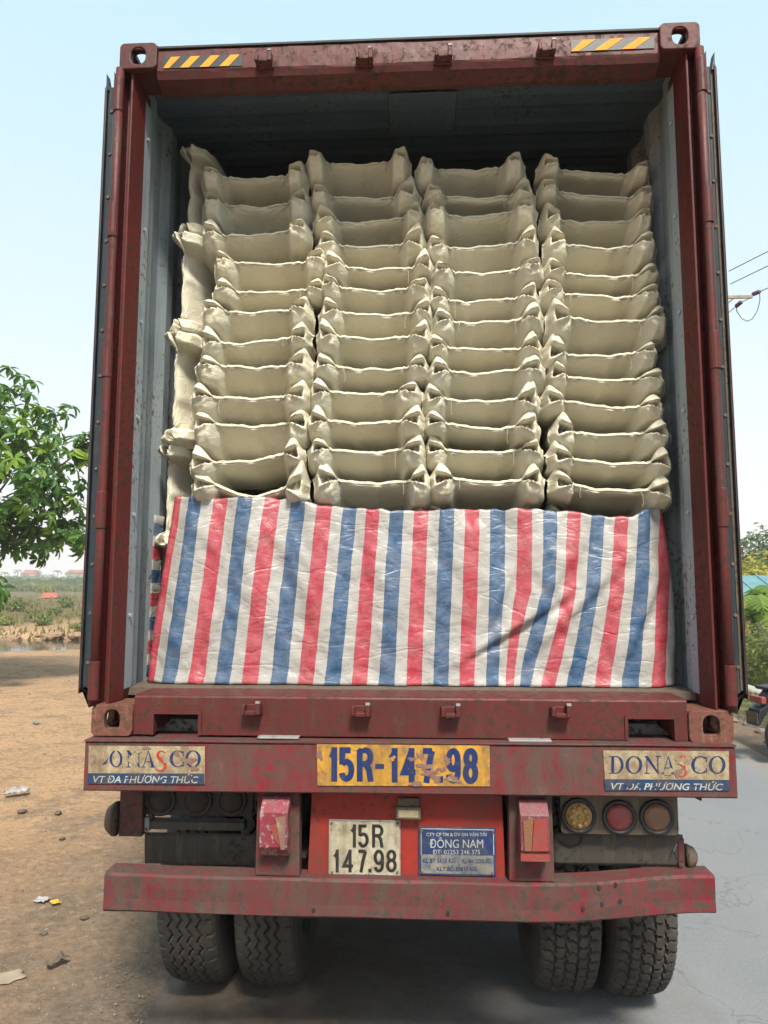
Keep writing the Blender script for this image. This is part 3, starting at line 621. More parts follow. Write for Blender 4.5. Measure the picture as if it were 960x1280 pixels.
for u, v in ((414.5, 1029), (497, 1029), (415, 1090.5), (496.5, 1090.5)):
    p = P(u, v, PY - .010); MB().tube([(p.x, PY - .009, p.z), (p.x, PY - .0135, p.z)], .005, 8).build('screw', 'grime', npl)
inf = boxpx(MB(), 523, 620, 1034, 1095, PY - .008, .004).build('information_plate', 'pinfo', trl, bevel=.002)
IY = PY - .0095
boxpx(MB(), 526.5, 617, 1069, 1092.5, IY, .001).build('lower_field', 'peelgrey', inf)
fr = MB()
for (a, b, c, d) in ((526, 617.5, 1036.2, 1037.2), (526, 527, 1037.4, 1068.8), (616.5, 617.5, 1037.4, 1068.8)): boxpx(fr, a, b, c, d, IY, .001)
fr.build('white_border', 'pwhite', inf)
text('lettering', 'CTY CP TM & DV GN VẬN TẢI', 533, 608, 1039.5, 1046.5, IY, 'pwhite', inf, .012)
text('lettering', 'ĐÔNG NAM', 537, 604, 1046.5, 1060, IY, 'pwhite', inf, 0)
text('lettering', 'ĐT: 02253 246 375', 541, 600, 1062, 1068, IY, 'pwhite', inf, 0)
text('lettering', 'KL BT 5610 KG', 528.5, 569, 1073, 1078.8, IY - .001, 'pblue', inf, .012)
text('lettering', 'KL HH 32000 KG', 578, 613.5, 1073.5, 1079.3, IY - .001, 'pblue', inf, .012)
text('lettering', 'KLT BỘ 35810 KG', 546, 596, 1082, 1090, IY - .001, 'pblue', inf, .015)
for u, v in ((527.5, 1038.5), (616, 1040), (528, 1090.5), (615, 1091)):
    p = P(u, v, IY); MB().tube([(p.x, IY, p.z), (p.x, IY - .004, p.z)], .0045, 8).build('screw', 'grime', inf)
pl = boxpx(MB(), 495, 526, 1009, 1025, PY - .04, .039).build('plate_lamp', 'grime', trl, bevel=.006)
boxpx(MB(), 497, 524, 998, 1008.5, PY - .022, .021).build('lamp_hood', 'grime', pl, bevel=.003)
boxpx(MB(), 498, 523, 1013, 1022, PY - .0415, .003).build('lens', 'pcream', pl, bevel=.001)
# stickers on the upper beam
def serif(ch):                                 # polygons on a unit-high letter; returns (polys, width)
    S = []
    rect = lambda a, b, c, d: S.append([(a, c), (b, c), (b, d), (a, d)])
    def arc(cx, ro, ri, a0, a1, n=18):
        for k in range(n):
            p, q = R(a0 + (a1 - a0) * k / n), R(a0 + (a1 - a0) * (k + 1) / n)
            o = lambda t: (cx + ro * math.cos(t), .5 + .5 * math.sin(t)); i = lambda t: (cx + ri * math.cos(t), .5 + .455 * math.sin(t))
            S.append([o(p), o(q), i(q), i(p)])
    if ch == 'D':
        rect(.12, .27, 0, 1); rect(0, .119, 0, .045); rect(0, .119, .955, 1)
        rect(.271, .36, 0, .045); rect(.271, .36, .955, 1); arc(.361, .42, .27, -90, 90); return S, .8
    if ch == 'O': arc(.44, .44, .28, 0, 360, 36); return S, .88
    if ch == 'C': arc(.44, .44, .28, 48, 312, 30); rect(.70, .745, .66, .97); rect(.70, .745, .05, .30); return S, .76
    if ch == 'N':
        rect(.11, .16, 0, 1); rect(.0, .28, -.002, .043); S.append([(.0, 1), (.20, 1), (.80, .0), (.72, .0)][:]); rect(.70, .75, .04, 1); rect(.6, .88, .957, 1.002); return S, .88
    if ch == 'A':
        S.append([(.08, .03), (.13, .03), (.42, .93), (.40, 1)]); S.append([(.405, 1), (.44, 1), (.80, .03), (.62, .03)]); rect(.22, .60, .30, .345); rect(0, .24, -.01, .035); rect(.53, .9, -.01, .035); return S, .9
    if ch == 'S':
        pts = [(.50, .86), (.36, .97), (.20, .95), (.10, .80), (.18, .62), (.40, .47), (.50, .28), (.42, .07), (.22, .0), (.02, .10)]; wd = [.05, .05, .08, .13, .15, .17, .15, .1, .06, .05]
        for i in range(len(pts) - 1):
            (a, b), (c, d) = pts[i], pts[i + 1]; l = math.hypot(c - a, d - b); nx_, ny_ = -(d - b) / l, (c - a) / l
            S.append([(a + nx_ * wd[i] / 2, b + ny_ * wd[i] / 2), (c + nx_ * wd[i + 1] / 2, d + ny_ * wd[i + 1] / 2), (c - nx_ * wd[i + 1] / 2, d - ny_ * wd[i + 1] / 2), (a - nx_ * wd[i] / 2, b - ny_ * wd[i] / 2)])
        return S, .58
def letter(ch, u0, u1, v0, v1, Y, mat, parent, tilt=0):
    S, w = serif(ch); me = MB()
    for k, poly in enumerate(S):
        y = Y - .00004 * (k % 7); vs = []
        for a, b in poly:
            u = u0 + (u1 - u0) * a / w; v = v1 + (v0 - v1) * b; p = P(u, v, Y); vs.append((p.x, y, p.z))
        me.add(vs, [tuple(range(len(vs)))])
    o = link('lettering', me.mesh('lettering'), mat, parent); return o
def blob(u, v, ru, rv, Y, mat, parent, seed, name='peeled_patch'):
    rnd = random.Random(seed); pts = []
    ph = [rnd.uniform(0, 6.28) for _ in range(4)]
    for k in range(26):
        a = 2 * math.pi * k / 26; r = 1 + .28 * math.sin(2 * a + ph[0]) + .22 * math.sin(3 * a + ph[1]) + .18 * math.sin(5 * a + ph[2]) + .14 * math.sin(8 * a + ph[3]) + rnd.uniform(-.08, .08)
        p = P(u + ru * r * math.cos(a), v + rv * r * math.sin(a), Y); pts.append((p.x, p.z))
    MB().prism(pts, 'y', Y, Y + .0005).build(name, mat, parent)
SY = BY - .0042
def sticker(q, band):
    b = quadpx(MB(), q, SY, .001).build('sticker', 'pcream', trl)
    quadpx(MB(), band, SY - .0009, .0006).build('blue_band', 'psblue', b); return b
s1 = sticker([(111, 932), (256, 933), (256, 980), (110, 979)], [(109.5, 966.5), (255.5, 967), (255.5, 980.5), (109, 979.5)])
LY = SY - .0012
for ch, u0, u1, mt in (('O', 137, 153, 'pblue'), ('N', 157.5, 177, 'pblue'), ('A', 177, 195, 'pblue'), ('C', 212, 230, 'pblue'), ('O', 231.5, 251, 'pblue')): letter(ch, u0, u1, 938, 959, LY, mt, s1)
letter('S', 194, 209, 938, 964, LY, 'pred', s1)
quadpx(MB(), [(129, 954), (135, 948), (133, 955), (128, 956)], LY, .0005).build('lettering', 'pblue', s1)
text('lettering', 'VT ĐA PHƯƠNG THỨC', 116.5, 248, 966.8, 978.6, LY - .0004, 'pwhite', s1, .012, .22, tilt=.6)
for k, (u, v, a, b) in enumerate(((145, 945, 4, 5), (166, 950, 4, 7), (171, 938, 5, 3), (236, 951, 7, 5), (243, 961, 4, 3), (206, 949, 2.5, 4), (221, 942, 4, 3), (116, 950, 3, 7), (183, 935, 4, 2))): blob(u, v, a, b, LY - .0012, 'pcream' if k in (0, 1, 2, 5) else 'peel', s1, k)
for k, (u, v, a, b) in enumerate(((161, 972, 3, 2.5), (238, 973, 3, 3), (200, 977, 5, 1.5))): blob(u, v, a, b, LY - .0012, 'psblue', s1, 40 + k)
s2 = sticker([(754, 938), (911, 939), (911.5, 975), (756, 974)], [(755, 974.3), (911.5, 975.3), (912, 988.5), (757, 988)])
for ch, u0, u1 in (('D', 761.5, 780), ('O', 782, 803), ('N', 805.5, 826), ('A', 827, 845), ('C', 864, 884), ('O', 886, 907)): letter(ch, u0, u1, 945, 967, LY, 'pblue', s2)
letter('S', 846, 860, 944, 971, LY, 'pred', s2)
text('lettering', 'VT ĐA PHƯƠNG THỨC', 764, 904, 975.8, 987.2, LY - .0004, 'pwhite', s2, .012, .22, tilt=.8)
for k, (u, v, a, b) in enumerate(((852, 951, 6, 6), (848, 966, 5, 5), (859, 961, 3, 4), (873, 961, 4, 3), (836, 965, 6, 4), (868, 944, 4, 4))): blob(u, v, a, b, LY - .0012, 'pcream' if k != 1 else 'peel', s2, 60 + k)
for k, (u, v, a, b) in enumerate(((786, 981, 4, 4), (801, 982, 4, 3), (822, 985, 4, 3))): blob(u, v, a, b, LY - .0012, 'psblue', s2, 80 + k)
yb = quadpx(MB(), [(396, 930), (612, 932), (612.5, 983), (397, 982)], SY, .001).build('number_board', 'pyellow', trl)
for body, a, b, cy0, cy1 in (('1', 410, 421.5, 934, 977), ('5', 423.5, 443, 934, 977), ('R', 446, 467.5, 934, 977), ('1', 484, 497, 935, 978), ('4', 501, 522, 935, 978), ('7', 525, 544, 935, 978.5), ('9', 557, 576, 935, 979), ('8', 578.5, 598, 935, 980)):
    glyph('lettering', body, a, b, cy0, cy1, 7.4, LY, 'pblue', yb)
boxpx(MB(), 469, 480, 955, 961, LY, .0005).build('lettering', 'pblue', yb)
boxpx(MB(), 547, 554, 970, 978, LY, .0005).build('lettering', 'pblue', yb)
for k, (u, v, a, b) in enumerate(((531, 958, 9, 4), (537, 966, 10, 3), (526, 945, 4, 5), (545, 973, 6, 5), (566, 974, 9, 4), (559, 951, 4, 5), (520, 980, 9, 2.5), (552, 962, 5, 3), (400, 944, 3, 7), (515, 949, 4, 3))): blob(u, v, a, b, LY - .0012, 'peel', yb, 100 + k)
for k, (u, v, a, b) in enumerate(((447, 934, 7, 3), (404, 960, 3, 6), (491, 948, 3, 3))): blob(u, v, a, b, LY - .0012, 'pyellow', yb, 120 + k)
# tail lamp clusters and flaps
def lampset(panel, lamps, Y, mats, flap, FY, rail):
    p0 = P(panel[0], panel[2], Y); p1 = P(panel[1], panel[3], Y)
    cx, cz = (p0.x + p1.x) / 2, (p0.z + p1.z) / 2
    MB().prism(rrect(p1.x - p0.x, p0.z - p1.z, .018, 5, cx, cz), 'y', Y, Y + .035).build('lamp_panel', 'grime' if Y < .2 else 'dark', trl, bevel=.003)  # deeper left panel in dark steel, its shade put into the colour
    pn = [o for o in trl.children if o.name.startswith('lamp_panel')][-1]
    for (u, v, r), mt in zip(lamps, mats):
        c = P(u, v, Y); rr = r * (Y - CAM.y) / FPX
        t = MB().lathe([(rr, .001), (rr, -.010), (rr * .93, -.014), (rr * .80, -.013), (rr * .76, -.006)], 28, lambda x, y, h: (c.x + x, Y + h, c.z + y)).build('tail_lamp', 'rubber' if mt != 'lshade' else 'dark', pn, smooth=True)  # left lamp rings darkened in colour for shade too
        MB().lathe([(rr * .77, -.0062), (rr * .74, -.012), (rr * .5, -.019), (rr * .2, -.022), (.001, -.0222)], 28, lambda x, y, h: (c.x + x, Y + h, c.z + y)).build('lens', mt, pn, smooth=True)
        if mt == 'lamber':
            for k in range(9):
                a = 2 * math.pi * k / 8; q = .47 * rr if k < 8 else 0; hx, hz = c.x + q * math.cos(a), c.z + q * math.sin(a)
                MB().lathe([(rr * .17, -.012), (rr * .165, -.022), (rr * .11, -.027), (.001, -.029)], 10, lambda x, y, h: (hx + x, Y + h, hz + y)).build('lens_bead', mt, pn, smooth=True)
    a = P(flap[0], flap[2], FY); b = P(flap[1], flap[3], FY); mb = MB(); N = 24
    vs = []
    for j in range(9):
        for i in range(N + 1):
            x = a.x + (b.x - a.x) * i / N; z = a.z + (b.z - a.z) * j / 8
            vs.append((x, FY + .006 * nz(x * 5, z * 5, 2) + (.012 * (j / 8) ** 2), z + (.004 * nz(x * 8, 0, 0) if j == 8 else 0)))
    mb.add(vs, [(j * (N + 1) + i, j * (N + 1) + i + 1, (j + 1) * (N + 1) + i + 1, (j + 1) * (N + 1) + i) for j in range(8) for i in range(N)])
    fo = mb.build('mud_flap', 'flap', trl, smooth=True); md = fo.modifiers.new('s', 'SOLIDIFY'); md.thickness = .008
lampset((700, 849, 990, 1045), ((722.8, 1019, 20.5), (773.7, 1021, 20), (820.5, 1021, 20.5)), .10, ('lamber', 'lred', 'lorange'), (690, 854, 1040, 1084), .16, None)
lampset((179, 316, 978, 1021), ((201, 999, 19.5), (247, 1000, 19), (290, 1000, 19)), .24, ('lshade', 'lshade', 'lshade'), (182, 345, 1040, 1083), .31, None)
boxpx(MB(), 185, 305, 1028, 1038, .225, .06).build('flap_rail', 'flap', trl, bevel=.004)
boxpx(MB(), 180, 186, 1022, 1040, .222, .07).build('rail_end', 'steel', trl, bevel=.003)
boxpx(MB(), 149, 178, 985, 1046, .20, .05).build('side_bracket', 'tgrime', trl, bevel=.004)
# side markers
def side_marker(u, v, Y, sx, hgt, name):
    c = P(u, v, Y); r = hgt / 2
    MB().lathe([(r, 0), (r, .012), (r * .9, .020), (r * .75, .034), (r * .4, .044), (.001, .046)], 24, lambda x, y, h: (c.x + sx * h, c.y + x, c.z + y)).build(name, 'grime', trl, smooth=True)
side_marker(147, 1023, .22, -1, .135, 'side_marker')
side_marker(856, 1070, .19, 1, .09, 'side_marker')
boxpx(MB(), 848, 856, 1048, 1088, .15, .08).build('side_bracket', 'tgrime', trl, bevel=.003)
MB().tube([P(846, 1055, .13), P(842, 1064, .12), P(848, 1076, .12), P(856, 1078, .13)], .003, 6).build('cable', 'rubber', trl)
MB().tube([P(700, 1052, .14), P(712, 1058, .145), P(724, 1055, .145), P(728, 1046, .14)], .0025, 6).build('cable', 'rubber', trl)
MB().prism([(P(862, 1000, .05).x, 1.187), (P(878, 1000, .05).x, 1.187), (P(876, 1000, .05).x, 1.158), (P(866, 1000, .05).x, 1.172)], 'y', .045, .10).build('hook', 'dark', trl)
# chassis
for sx in (-1, 1):
    MB().box(sx * .47 - .07, sx * .47 + .07, .165, 12.0, 1.19, 1.21).build('chassis_rail', 'dark', trl)
    MB().box(sx * .47 - .008, sx * .47 + .008, .165, 12.0, .90, 1.188).build('chassis_web', 'dark', trl)
    MB().box(sx * .47 - .07, sx * .47 + .07, .165, 12.0, .88, .898).build('chassis_flange', 'dark', trl)
    MB().box(sx * .47 - .05, sx * .47 + .05, .165, 12.0, 1.212, 1.372).build('chassis_riser', 'dark', trl)
for y in (.5, 2.0, 3.4, 6, 9, 11.8): MB().box(-1.18, 1.18, y, y + .1, 1.22, 1.36).build('cross_member', 'dark', trl)
MB().box(-.40, .40, .30, .32, .75, 1.19).build('inner_plate', 'dark', trl)
for y in (1.07, 2.38, 3.69): MB().tube([(-.85, y, .52), (.85, y, .52)], .065, 14).build('axle', 'dark', trl)  # third axle is unseen, added to block light under the trailer
for y in (1.07, 2.38, 3.69):  # unseen underbody parts, added to block light beneath the trailer
    for sx in (-1, 1):
        for k in range(5): MB().tube([(sx * .47, y - .5 + .08 * k, .74 - .018 * k), (sx * .47, y, .60 + .022 * (4 - k)), (sx * .47, y + .5 - .08 * k, .74 - .018 * k)], .012, 4).build('leaf_spring', 'dark', trl)
        MB().lathe([(.03, 0), (.085, .01), (.09, .09), (.06, .12), (.03, .15)], 14, lambda x, q, h: (sx * .30 + x, y - .16 - h, .56 + q)).build('brake_chamber', 'dark', trl, smooth=True)
        MB().tube([(sx * .30, y - .30, .60), (sx * .26, y - .22, .80), (sx * .34, y, .95)], .012, 6).build('air_hose', 'rubber', trl, smooth=True)
    MB().box(-.36, .36, y + .2, y + .28, .92, 1.16).build('blocker_brace', 'dark', trl)
# tyres: real tread
RT_, WT = .525, .285
def tread_rib(th, w):                          # zigzag circumferential grooves
    z = .011 * (abs((th * 46 / math.pi) % 2 - 1) * 2 - 1); d = 0
    for c in (-.066, -.022, .022, .066):
        if abs(w - c - z) < .006: d = 1
    if abs(w) > .098 and ((th * 46 / math.pi) % 2) < .35: d = max(d, .5)
    return d
def tread_lug(th, w):                          # staggered, bent blocks in five rows
    cells = 58; colw = .0500; q = (w + .125) / colw; ci = math.floor(q); fx = q - ci
    ph = (th * cells / (2 * math.pi) + (.5 if ci % 2 else 0) + .22 * (abs(fx - .5) * 2 if ci % 2 else 1 - abs(fx - .5) * 2)) % 1
    zig = .13 * (1 if (th * cells / (2 * math.pi) * 2) % 2 < 1 else -1)
    d = 0
    if fx + zig * .5 < .10 or fx + zig * .5 > .90: d = 1 if abs(w) < .112 else .2
    if ph < .20: d = 1
    return d
def tyre_mesh(fn, name, NA=640):
    ws = []; NW = 56; hwid = .122
    prof = []                                   # (w, r, tread?)
    for w, r in ((-.10, .29), (-.135, .32), (-.1455, .39), (-.1425, .455), (-.134, .495)): prof.append((w, r, 0))
    for i in range(NW + 1):
        w = -hwid + 2 * hwid * i / NW; prof.append((w, RT_ - .016 * (abs(w) / hwid) ** 3, 1))
    for w, r in ((.134, .495), (.1425, .455), (.1455, .39), (.135, .32), (.10, .29)): prof.append((w, r, 0))
    vs = []; n = len(prof)
    for a in range(NA):
        th = 2 * math.pi * a / NA
        for w, r, t in prof:
            rr = r - (.0150 * fn(th, w) if t else (.004 if r > .49 and (a // 4) % 2 else 0)); vs.append((w, rr * math.cos(th), rr * math.sin(th)))
    fs = [(a * n + i, a * n + i + 1, ((a + 1) % NA) * n + i + 1, ((a + 1) % NA) * n + i) for a in range(NA) for i in range(n - 1)]
    me = bpy.data.meshes.new(name); me.from_pydata(vs, [], fs); me.materials.append(M['tyre' if fn is tread_lug else 'tyreb']); return me
mr = tyre_mesh(tread_rib, 'tyre_rib'); ml = tyre_mesh(tread_lug, 'tyre_lug')
rim = MB().lathe([(.10, -.03), (.12, -.05), (.20, -.02), (.26, -.07), (.295, -.10), (.295, .10), (.26, .07), (.1, .05)], 28, lambda x, y, h: (h, x, y)).mesh('rim')
rim.materials.append(M['grime'])
def wheel(x, y, me, rot, lean=0):
    w = empty('wheel', (x, y, RT_ - .012)); w.parent = trl; w.matrix_parent_inverse = chain(trl).inverted(); w.rotation_euler = (rot, 0, lean)
    t = bpy.data.objects.new('tyre', me); col.objects.link(t); t.parent = w
    t = bpy.data.objects.new('rim', rim); col.objects.link(t); t.parent = w
for y in (1.07, 2.38, 3.69):  # third-axle wheels are unseen, added to block light
    wheel(-1.010, y, mr, .1 * y); wheel(-.655, y, mr, .9 * y); wheel(.720, y, ml, .3 * y); wheel(1.050, y, ml, 1.3 * y)
# ------------------------------------------------------------------ cargo: canvas sacks
def catmull(K, t):                             # K list of tuples, t 0..1
    n = len(K) - 1; x = min(n - 1e-6, max(0, t * n)); i = int(x); f = x - i
    g = lambda j: K[min(n, max(0, j))]
    p0, p1, p2, p3 = g(i - 1), g(i), g(i + 1), g(i + 2)
    return tuple(.5 * ((2 * b) + (c - a) * f + (2 * a - 5 * b + 4 * c - d) * f * f + (3 * b - a - 3 * c + d) * f ** 3) for a, b, c, d in zip(p0, p1, p2, p3))
def make_sack(w, zl, zr, el, er, hd, seed, sag=.006, tl=.21, tr=.79):
    """Sack end in its own frame: x along the seam 0..w, y into the stack, z up.  zl, zr seam height left/right, el, er ear rise, hd drop to the sack below."""
    rnd = random.Random(seed); o = seed * 3.7; NS = 60
    SV = [(.0, .0), (.2, .22), (.85, .82), (1.0, 1.0)]
    yoff = rnd.uniform(-.012, .012); tl += rnd.uniform(-.025, .02); tr += rnd.uniform(-.02, .025)
    hl, hr = rnd.uniform(.75, 1.25), rnd.uniform(.75, 1.25); tw = (rnd.uniform(-.3, .3), rnd.uniform(-.3, .3)); pf = rnd.uniform(-.02, .025); mc = rnd.uniform(.36, .64)
    T = [k / 26 * (tl * 1.25) for k in range(26)]; T += [tl * 1.25 + (1 - (1 - tr) * 1.25 - tl * 1.25) * k / 22 for k in range(22)]; T += [1 - (26 - k) / 26 * (1 - tr) * 1.25 for k in range(27)]
    ang0 = lambda t, s: math.atan2(s - .62, t - (tl * .5 if t < .5 else 1 - (1 - tr) * .5))
    def pt(t, s):
        zs = zl + (zr - zl) * t + .005 * nz(t * 5, o, 3) - .006 * math.exp(-((t - mc) / .06) ** 2) - sag * math.sin(math.pi * min(1, max(0, (t - tl) / (tr - tl))))
        left = t < .5; tp = tl if left else 1 - tr; tt = t if left else 1 - t; eh = el if left else er; hol = hl if left else hr; tws = tw[0 if left else 1]
        e = 1 - sm(tp * .78, tp * 1.12, tt); e2 = 1 - sm(tp * .7, tp * 1.9, tt)
        c1 = pf * math.sin(math.pi * t); aa = max(0, (tp - tt) / tp); pk = (.10 + 1.08 * sm(-.15, .66, aa)) * (1 - .62 * sm(.66, 1.0, aa))    # pointed corner
        mid = catmull([(.30, -hd), (.260 - .02 * e2, -hd * .95), (.170 + c1 - .03 * e2, -hd * .70), (.074 - .03 * e2, -hd * .36), (.004, -.016), (-.012, .002), (.010, .010), (.075, .004), (.30, .0)], s)
        ear = catmull([(.30, -hd), (.180, -hd * .985), (.062, -hd * .88), (-.040, -hd * .66), (-.078, -hd * .26), (-.072, .40 * eh), (-.030, eh * 1.08), (.05, .62 * eh), (.30, .0)], s)
        ear = (ear[0], ear[1] if ear[1] < 0 else ear[1] * pk)
        y = mid[0] * (1 - e) + ear[0] * e; z = mid[1] * (1 - e) + ear[1] * e
        a = (tp - tt) / tp                     # 0 at the pinch, 1 on the flank
        fl = sm(.62, 1.0, a); y += fl * .085 * (1 - .8 * abs(s - .5)); z -= fl * .30 * max(0, z)
        # folded pocket of the corner: hollow between an outer and an inner rim that meet at the seam's end
        if a > .05:
            c0 = .06 * eh + tws * eh * .25; half = (.04 + .80 * a) * eh * .88
            h = sm(.04, .20, a) * (1 - sm(.58, .74, a)) * (1 - sm(.50, .95, abs(z - c0) / half)) * (1 - sm(.75, .83, s))
            y += hol * .080 * h * (1 + .25 * math.sin(ang0(t, s) * 5 + o))
            y -= .016 * math.exp(-((abs(z - c0) / half - 1.15) / .3) ** 2) * sm(.1, .3, a) * (1 - fl)
        y += .026 * math.exp(-((tt - tp * 1.0) / (tp * .12)) ** 2) * math.exp(-((s - .56) / .12) ** 2)
        ang = math.atan2((s - .58) * 1.6, (tt - tp)); rad = math.hypot((s - .58) * 1.6, tt - tp)
        y += .009 * (abs(((ang * 1.9 + o) % 1) - .5) * 2 - .5) * math.exp(-((rad - .11) / .09) ** 2)
        rg = 1 - 2 * abs(nz(t * w * 20 + o, s * 9, o + 2))
        y += .008 * nz(t * w * 6 + o, s * 4, o) - .0048 * rg * (.12 + e) - .0035 * (1 - 2 * abs(nz(t * w * 34 + o, s * 17, o + 9))) * e + .0012 * nz(t * w * 40 + o, s * 22, o + 5) * (.2 + e)
        y -= .008 * math.exp(-((t - mc) / .035) ** 2) * sm(.1, .5, s) * (1 - sm(.55, .62, s)) - .006 * math.exp(-((t - mc - .07) / .03) ** 2) * sm(.1, .5, s) * (1 - sm(.55, .62, s))
        x = t * w; z += .005 * nz(t * 7, o, s * 3) + .002 * e * nz(t * w * 30, o, s * 14); x += .006 * nz(s * 7 + o, t * 3, 7) * (e + fl)
        lo = 1 - sm(.05, .50, s); x += (1 if left else -1) * .040 * lo * lo * (1 - sm(0, .45, tt))
        x += (1 if left else -1) * .16 * e * max(0, z) * (1 if hol > 1 else -.3)
        return (x, y + yoff, zs + z)
    NTT = len(T) - 1; n = NS + 1
    vs = [pt(t, lerp(SV, j / NS)) for t in T for j in range(n)]
    fs = [(i * n + j, (i + 1) * n + j, (i + 1) * n + j + 1, i * n + j + 1) for i in range(NTT) for j in range(NS)]
    b0 = len(vs); D = .62
    for i in (0, NTT):
        for j in range(n): x, y, z = vs[i * n + j]; vs.append((x + (-.004 if i == 0 else .004), max(y, .30), z))
    for k, i in enumerate((0, NTT)):
        for j in range(NS): q = (i * n + j, i * n + j + 1, b0 + k * n + j + 1, b0 + k * n + j); fs.append(q if k else q[::-1])
    c = len(vs); zb = min(zl, zr) - hd
    vs += [(0, .29, zb), (w, .29, zb), (w, D, zb), (0, D, zb), (0, .29, zl), (w, .29, zr), (w, D, zr), (0, D, zl)]
    fs += [(c, c + 3, c + 2, c + 1), (c + 4, c + 5, c + 6, c + 7), (c + 1, c + 2, c + 6, c + 5), (c, c + 4, c + 7, c + 3), (c + 2, c + 3, c + 7, c + 6)]
    seam = [pt(tl * .97 + (tr + (1 - tr) * .03 - tl * .97) * k / 30, 5.0 / 8) for k in range(31)]
    return vs, fs, seam
def mapped(vs, fr):
    O, ax, ay, az = fr; return [tuple(O + ax * x + ay * y + az * z) for x, y, z in vs]
def build_sack(fr, par, label, group):
    vs, fs, seam = make_sack(**par)
    O = fr[0]; w = par['w']
    base = O + fr[1] * (w / 2) + fr[3] * (min(par['zl'], par['zr']) - par['hd']) + fr[2] * .3
    r = empty('sack', base); tag(r, label, 'sack', group)
    loc = lambda p: Vector(p) - base
    me = bpy.data.meshes.new('sack'); me.from_pydata([loc(p) for p in mapped(vs, fr)], [], fs)
    link('sack_body', me, 'canvas', r, True, local=True)
    rnd = random.Random(par['seed'] + 900)
    sp = mapped(seam, fr); mb = MB()
    fwd = -fr[2]
    pts = [Vector(p) + fwd * .002 for p in sp]
    mb.tube([loc(p) for p in pts], [.0036 + .0018 * nz(k * .7, par['seed'], 0) for k in range(31)], 7)
    # the doubled hem stands up a little behind the seam
    hem = [loc(p + fr[3] * (.007 + .003 * nz(k * .4, 3, par['seed'])) - fwd * (.008 + .004 * nz(k * .3, 8, par['seed']))) for k, p in enumerate(pts)]
    mb.tube(hem, [.0034 + .0016 * nz(k * .6, 4, par['seed']) for k in range(31)], 6); mb.build('seam', 'hem', r, smooth=True, local=True)
    for k in ([3] if rnd.random() < .22 else []) + ([27] if rnd.random() < .35 else []):
        p = pts[k] + fwd * .008; L = rnd.uniform(.03, .08); dn = Vector((0, 0, -1)); sd_ = Vector((rnd.uniform(-.2, .2), 0, 0))
        MB().tube([loc(p), loc(p + dn * L * .4 + sd_ * L * .7 + fwd * .004), loc(p + dn * L * .8 + sd_ * L + fwd * .002), loc(p + dn * L + sd_ * L * .3)], .0010, 5).build('thread', 'thread', r, local=True)
    return r
ORD = ['topmost', 'second', 'third', 'fourth', 'fifth', 'sixth', 'seventh', 'eighth', 'ninth', 'tenth', 'eleventh', 'twelfth', 'thirteenth', 'lowest']
# seam ends and ear tips of every sack as they stand in the four stacks: (seam left v, seam right v, left tip, right tip)
C1 = [(226, 224, 262, 212, 375, 206), (258, 255.5, 261, 241, 382, 236), (299, 290, 261, 279, 379, 275), (331, 330.5, 277.5, 316, 401, 314), (367, 363, 274, 350, 401, 348), (391, 388, 260.6, 375.5, 380.6, 372.5),
      (434, 422.5, 260.6, 413, 380.6, 404.5), (460, 459, 255, 447, 380.6, 440.5), (498, 497, 247.5, 482, 379, 479), (533, 531, 251, 515.5, 380.6, 512), (583, 567, 247, 562, 371, 548), (608, 610, 249, 591, 375, 583), (642, 642, 250, 626, 377, 622)]
C2 = [(207.5, 207, 390, 194, 502.5, 187), (247, 247, 396, 230, 514, 222.5), (280.6, 271, 400, 258, 521, 252.5), (309, 307, 403, 290, 523, 281), (337, 337, 410, 316, 533, 314), (361, 364, 407, 343, 529, 348), (394, 392, 407, 372.5, 532, 374),
      (423, 425, 405, 402.5, 529, 405.5), (460, 462, 401, 442, 527, 446), (492, 492, 394, 475, 517.5, 479), (529, 529, 392, 511, 521, 511), (564, 564, 394, 548, 523, 547), (602.5, 602.5, 401, 581, 529, 584.5), (645, 645, 401, 628, 527, 630)]
C3 = [(217, 210.5, 526, 201, 646, 192), (247, 247, 537.5, 237, 658, 225), (274, 268, 537.5, 264, 660, 253), (314, 305, 539, 297, 661, 283.6), (345, 337.6, 547, 330.5, 668, 324), (377, 374, 541, 359, 663, 352.6), (405.5, 400.6, 547, 389, 668, 381),
      (436, 437.5, 541, 420.6, 667, 417), (467.5, 464.5, 541, 449.5, 669, 447), (501, 501, 536, 483, 663, 477), (530.5, 538, 536, 515.5, 663, 517), (563, 565, 537.5, 547, 668, 549), (600, 602, 543, 582, 669, 584), (641, 641, 539, 624, 665, 625)]
C4 = [(213, 220.6, 678, 194, 800, 207), (239, 249.5, 678, 222.5, 805.6, 234), (278, 279, 682, 256, 802, 262.6), (309, 310.6, 686, 287, 807.5, 292), (343, 348, 685.6, 325, 812, 332), (369, 374, 682, 352.6, 813, 358.6), (401, 404, 689, 378, 820, 387.5),
      (445, 443, 684, 419.5, 809, 429), (471, 477, 689, 450.6, 819, 462.6), (500.5, 512.5, 684, 483, 819, 496), (542.5, 543.6, 694, 521, 825, 527.5), (573.6, 584, 691, 555.6, 826, 564), (605.5, 617.5, 693, 588.6, 827, 598), (645, 650, 691, 630, 826, 640)]
def stack_y(v): return .375 + .115 * sm(560, 190, v) if v < 560 else .375
def sy(v): return .375 + .12 * (1 - sm(190, 560, v))
STK = ['stack beside the upright sacks', 'second stack from the left', 'third stack from the left', 'rightmost stack']
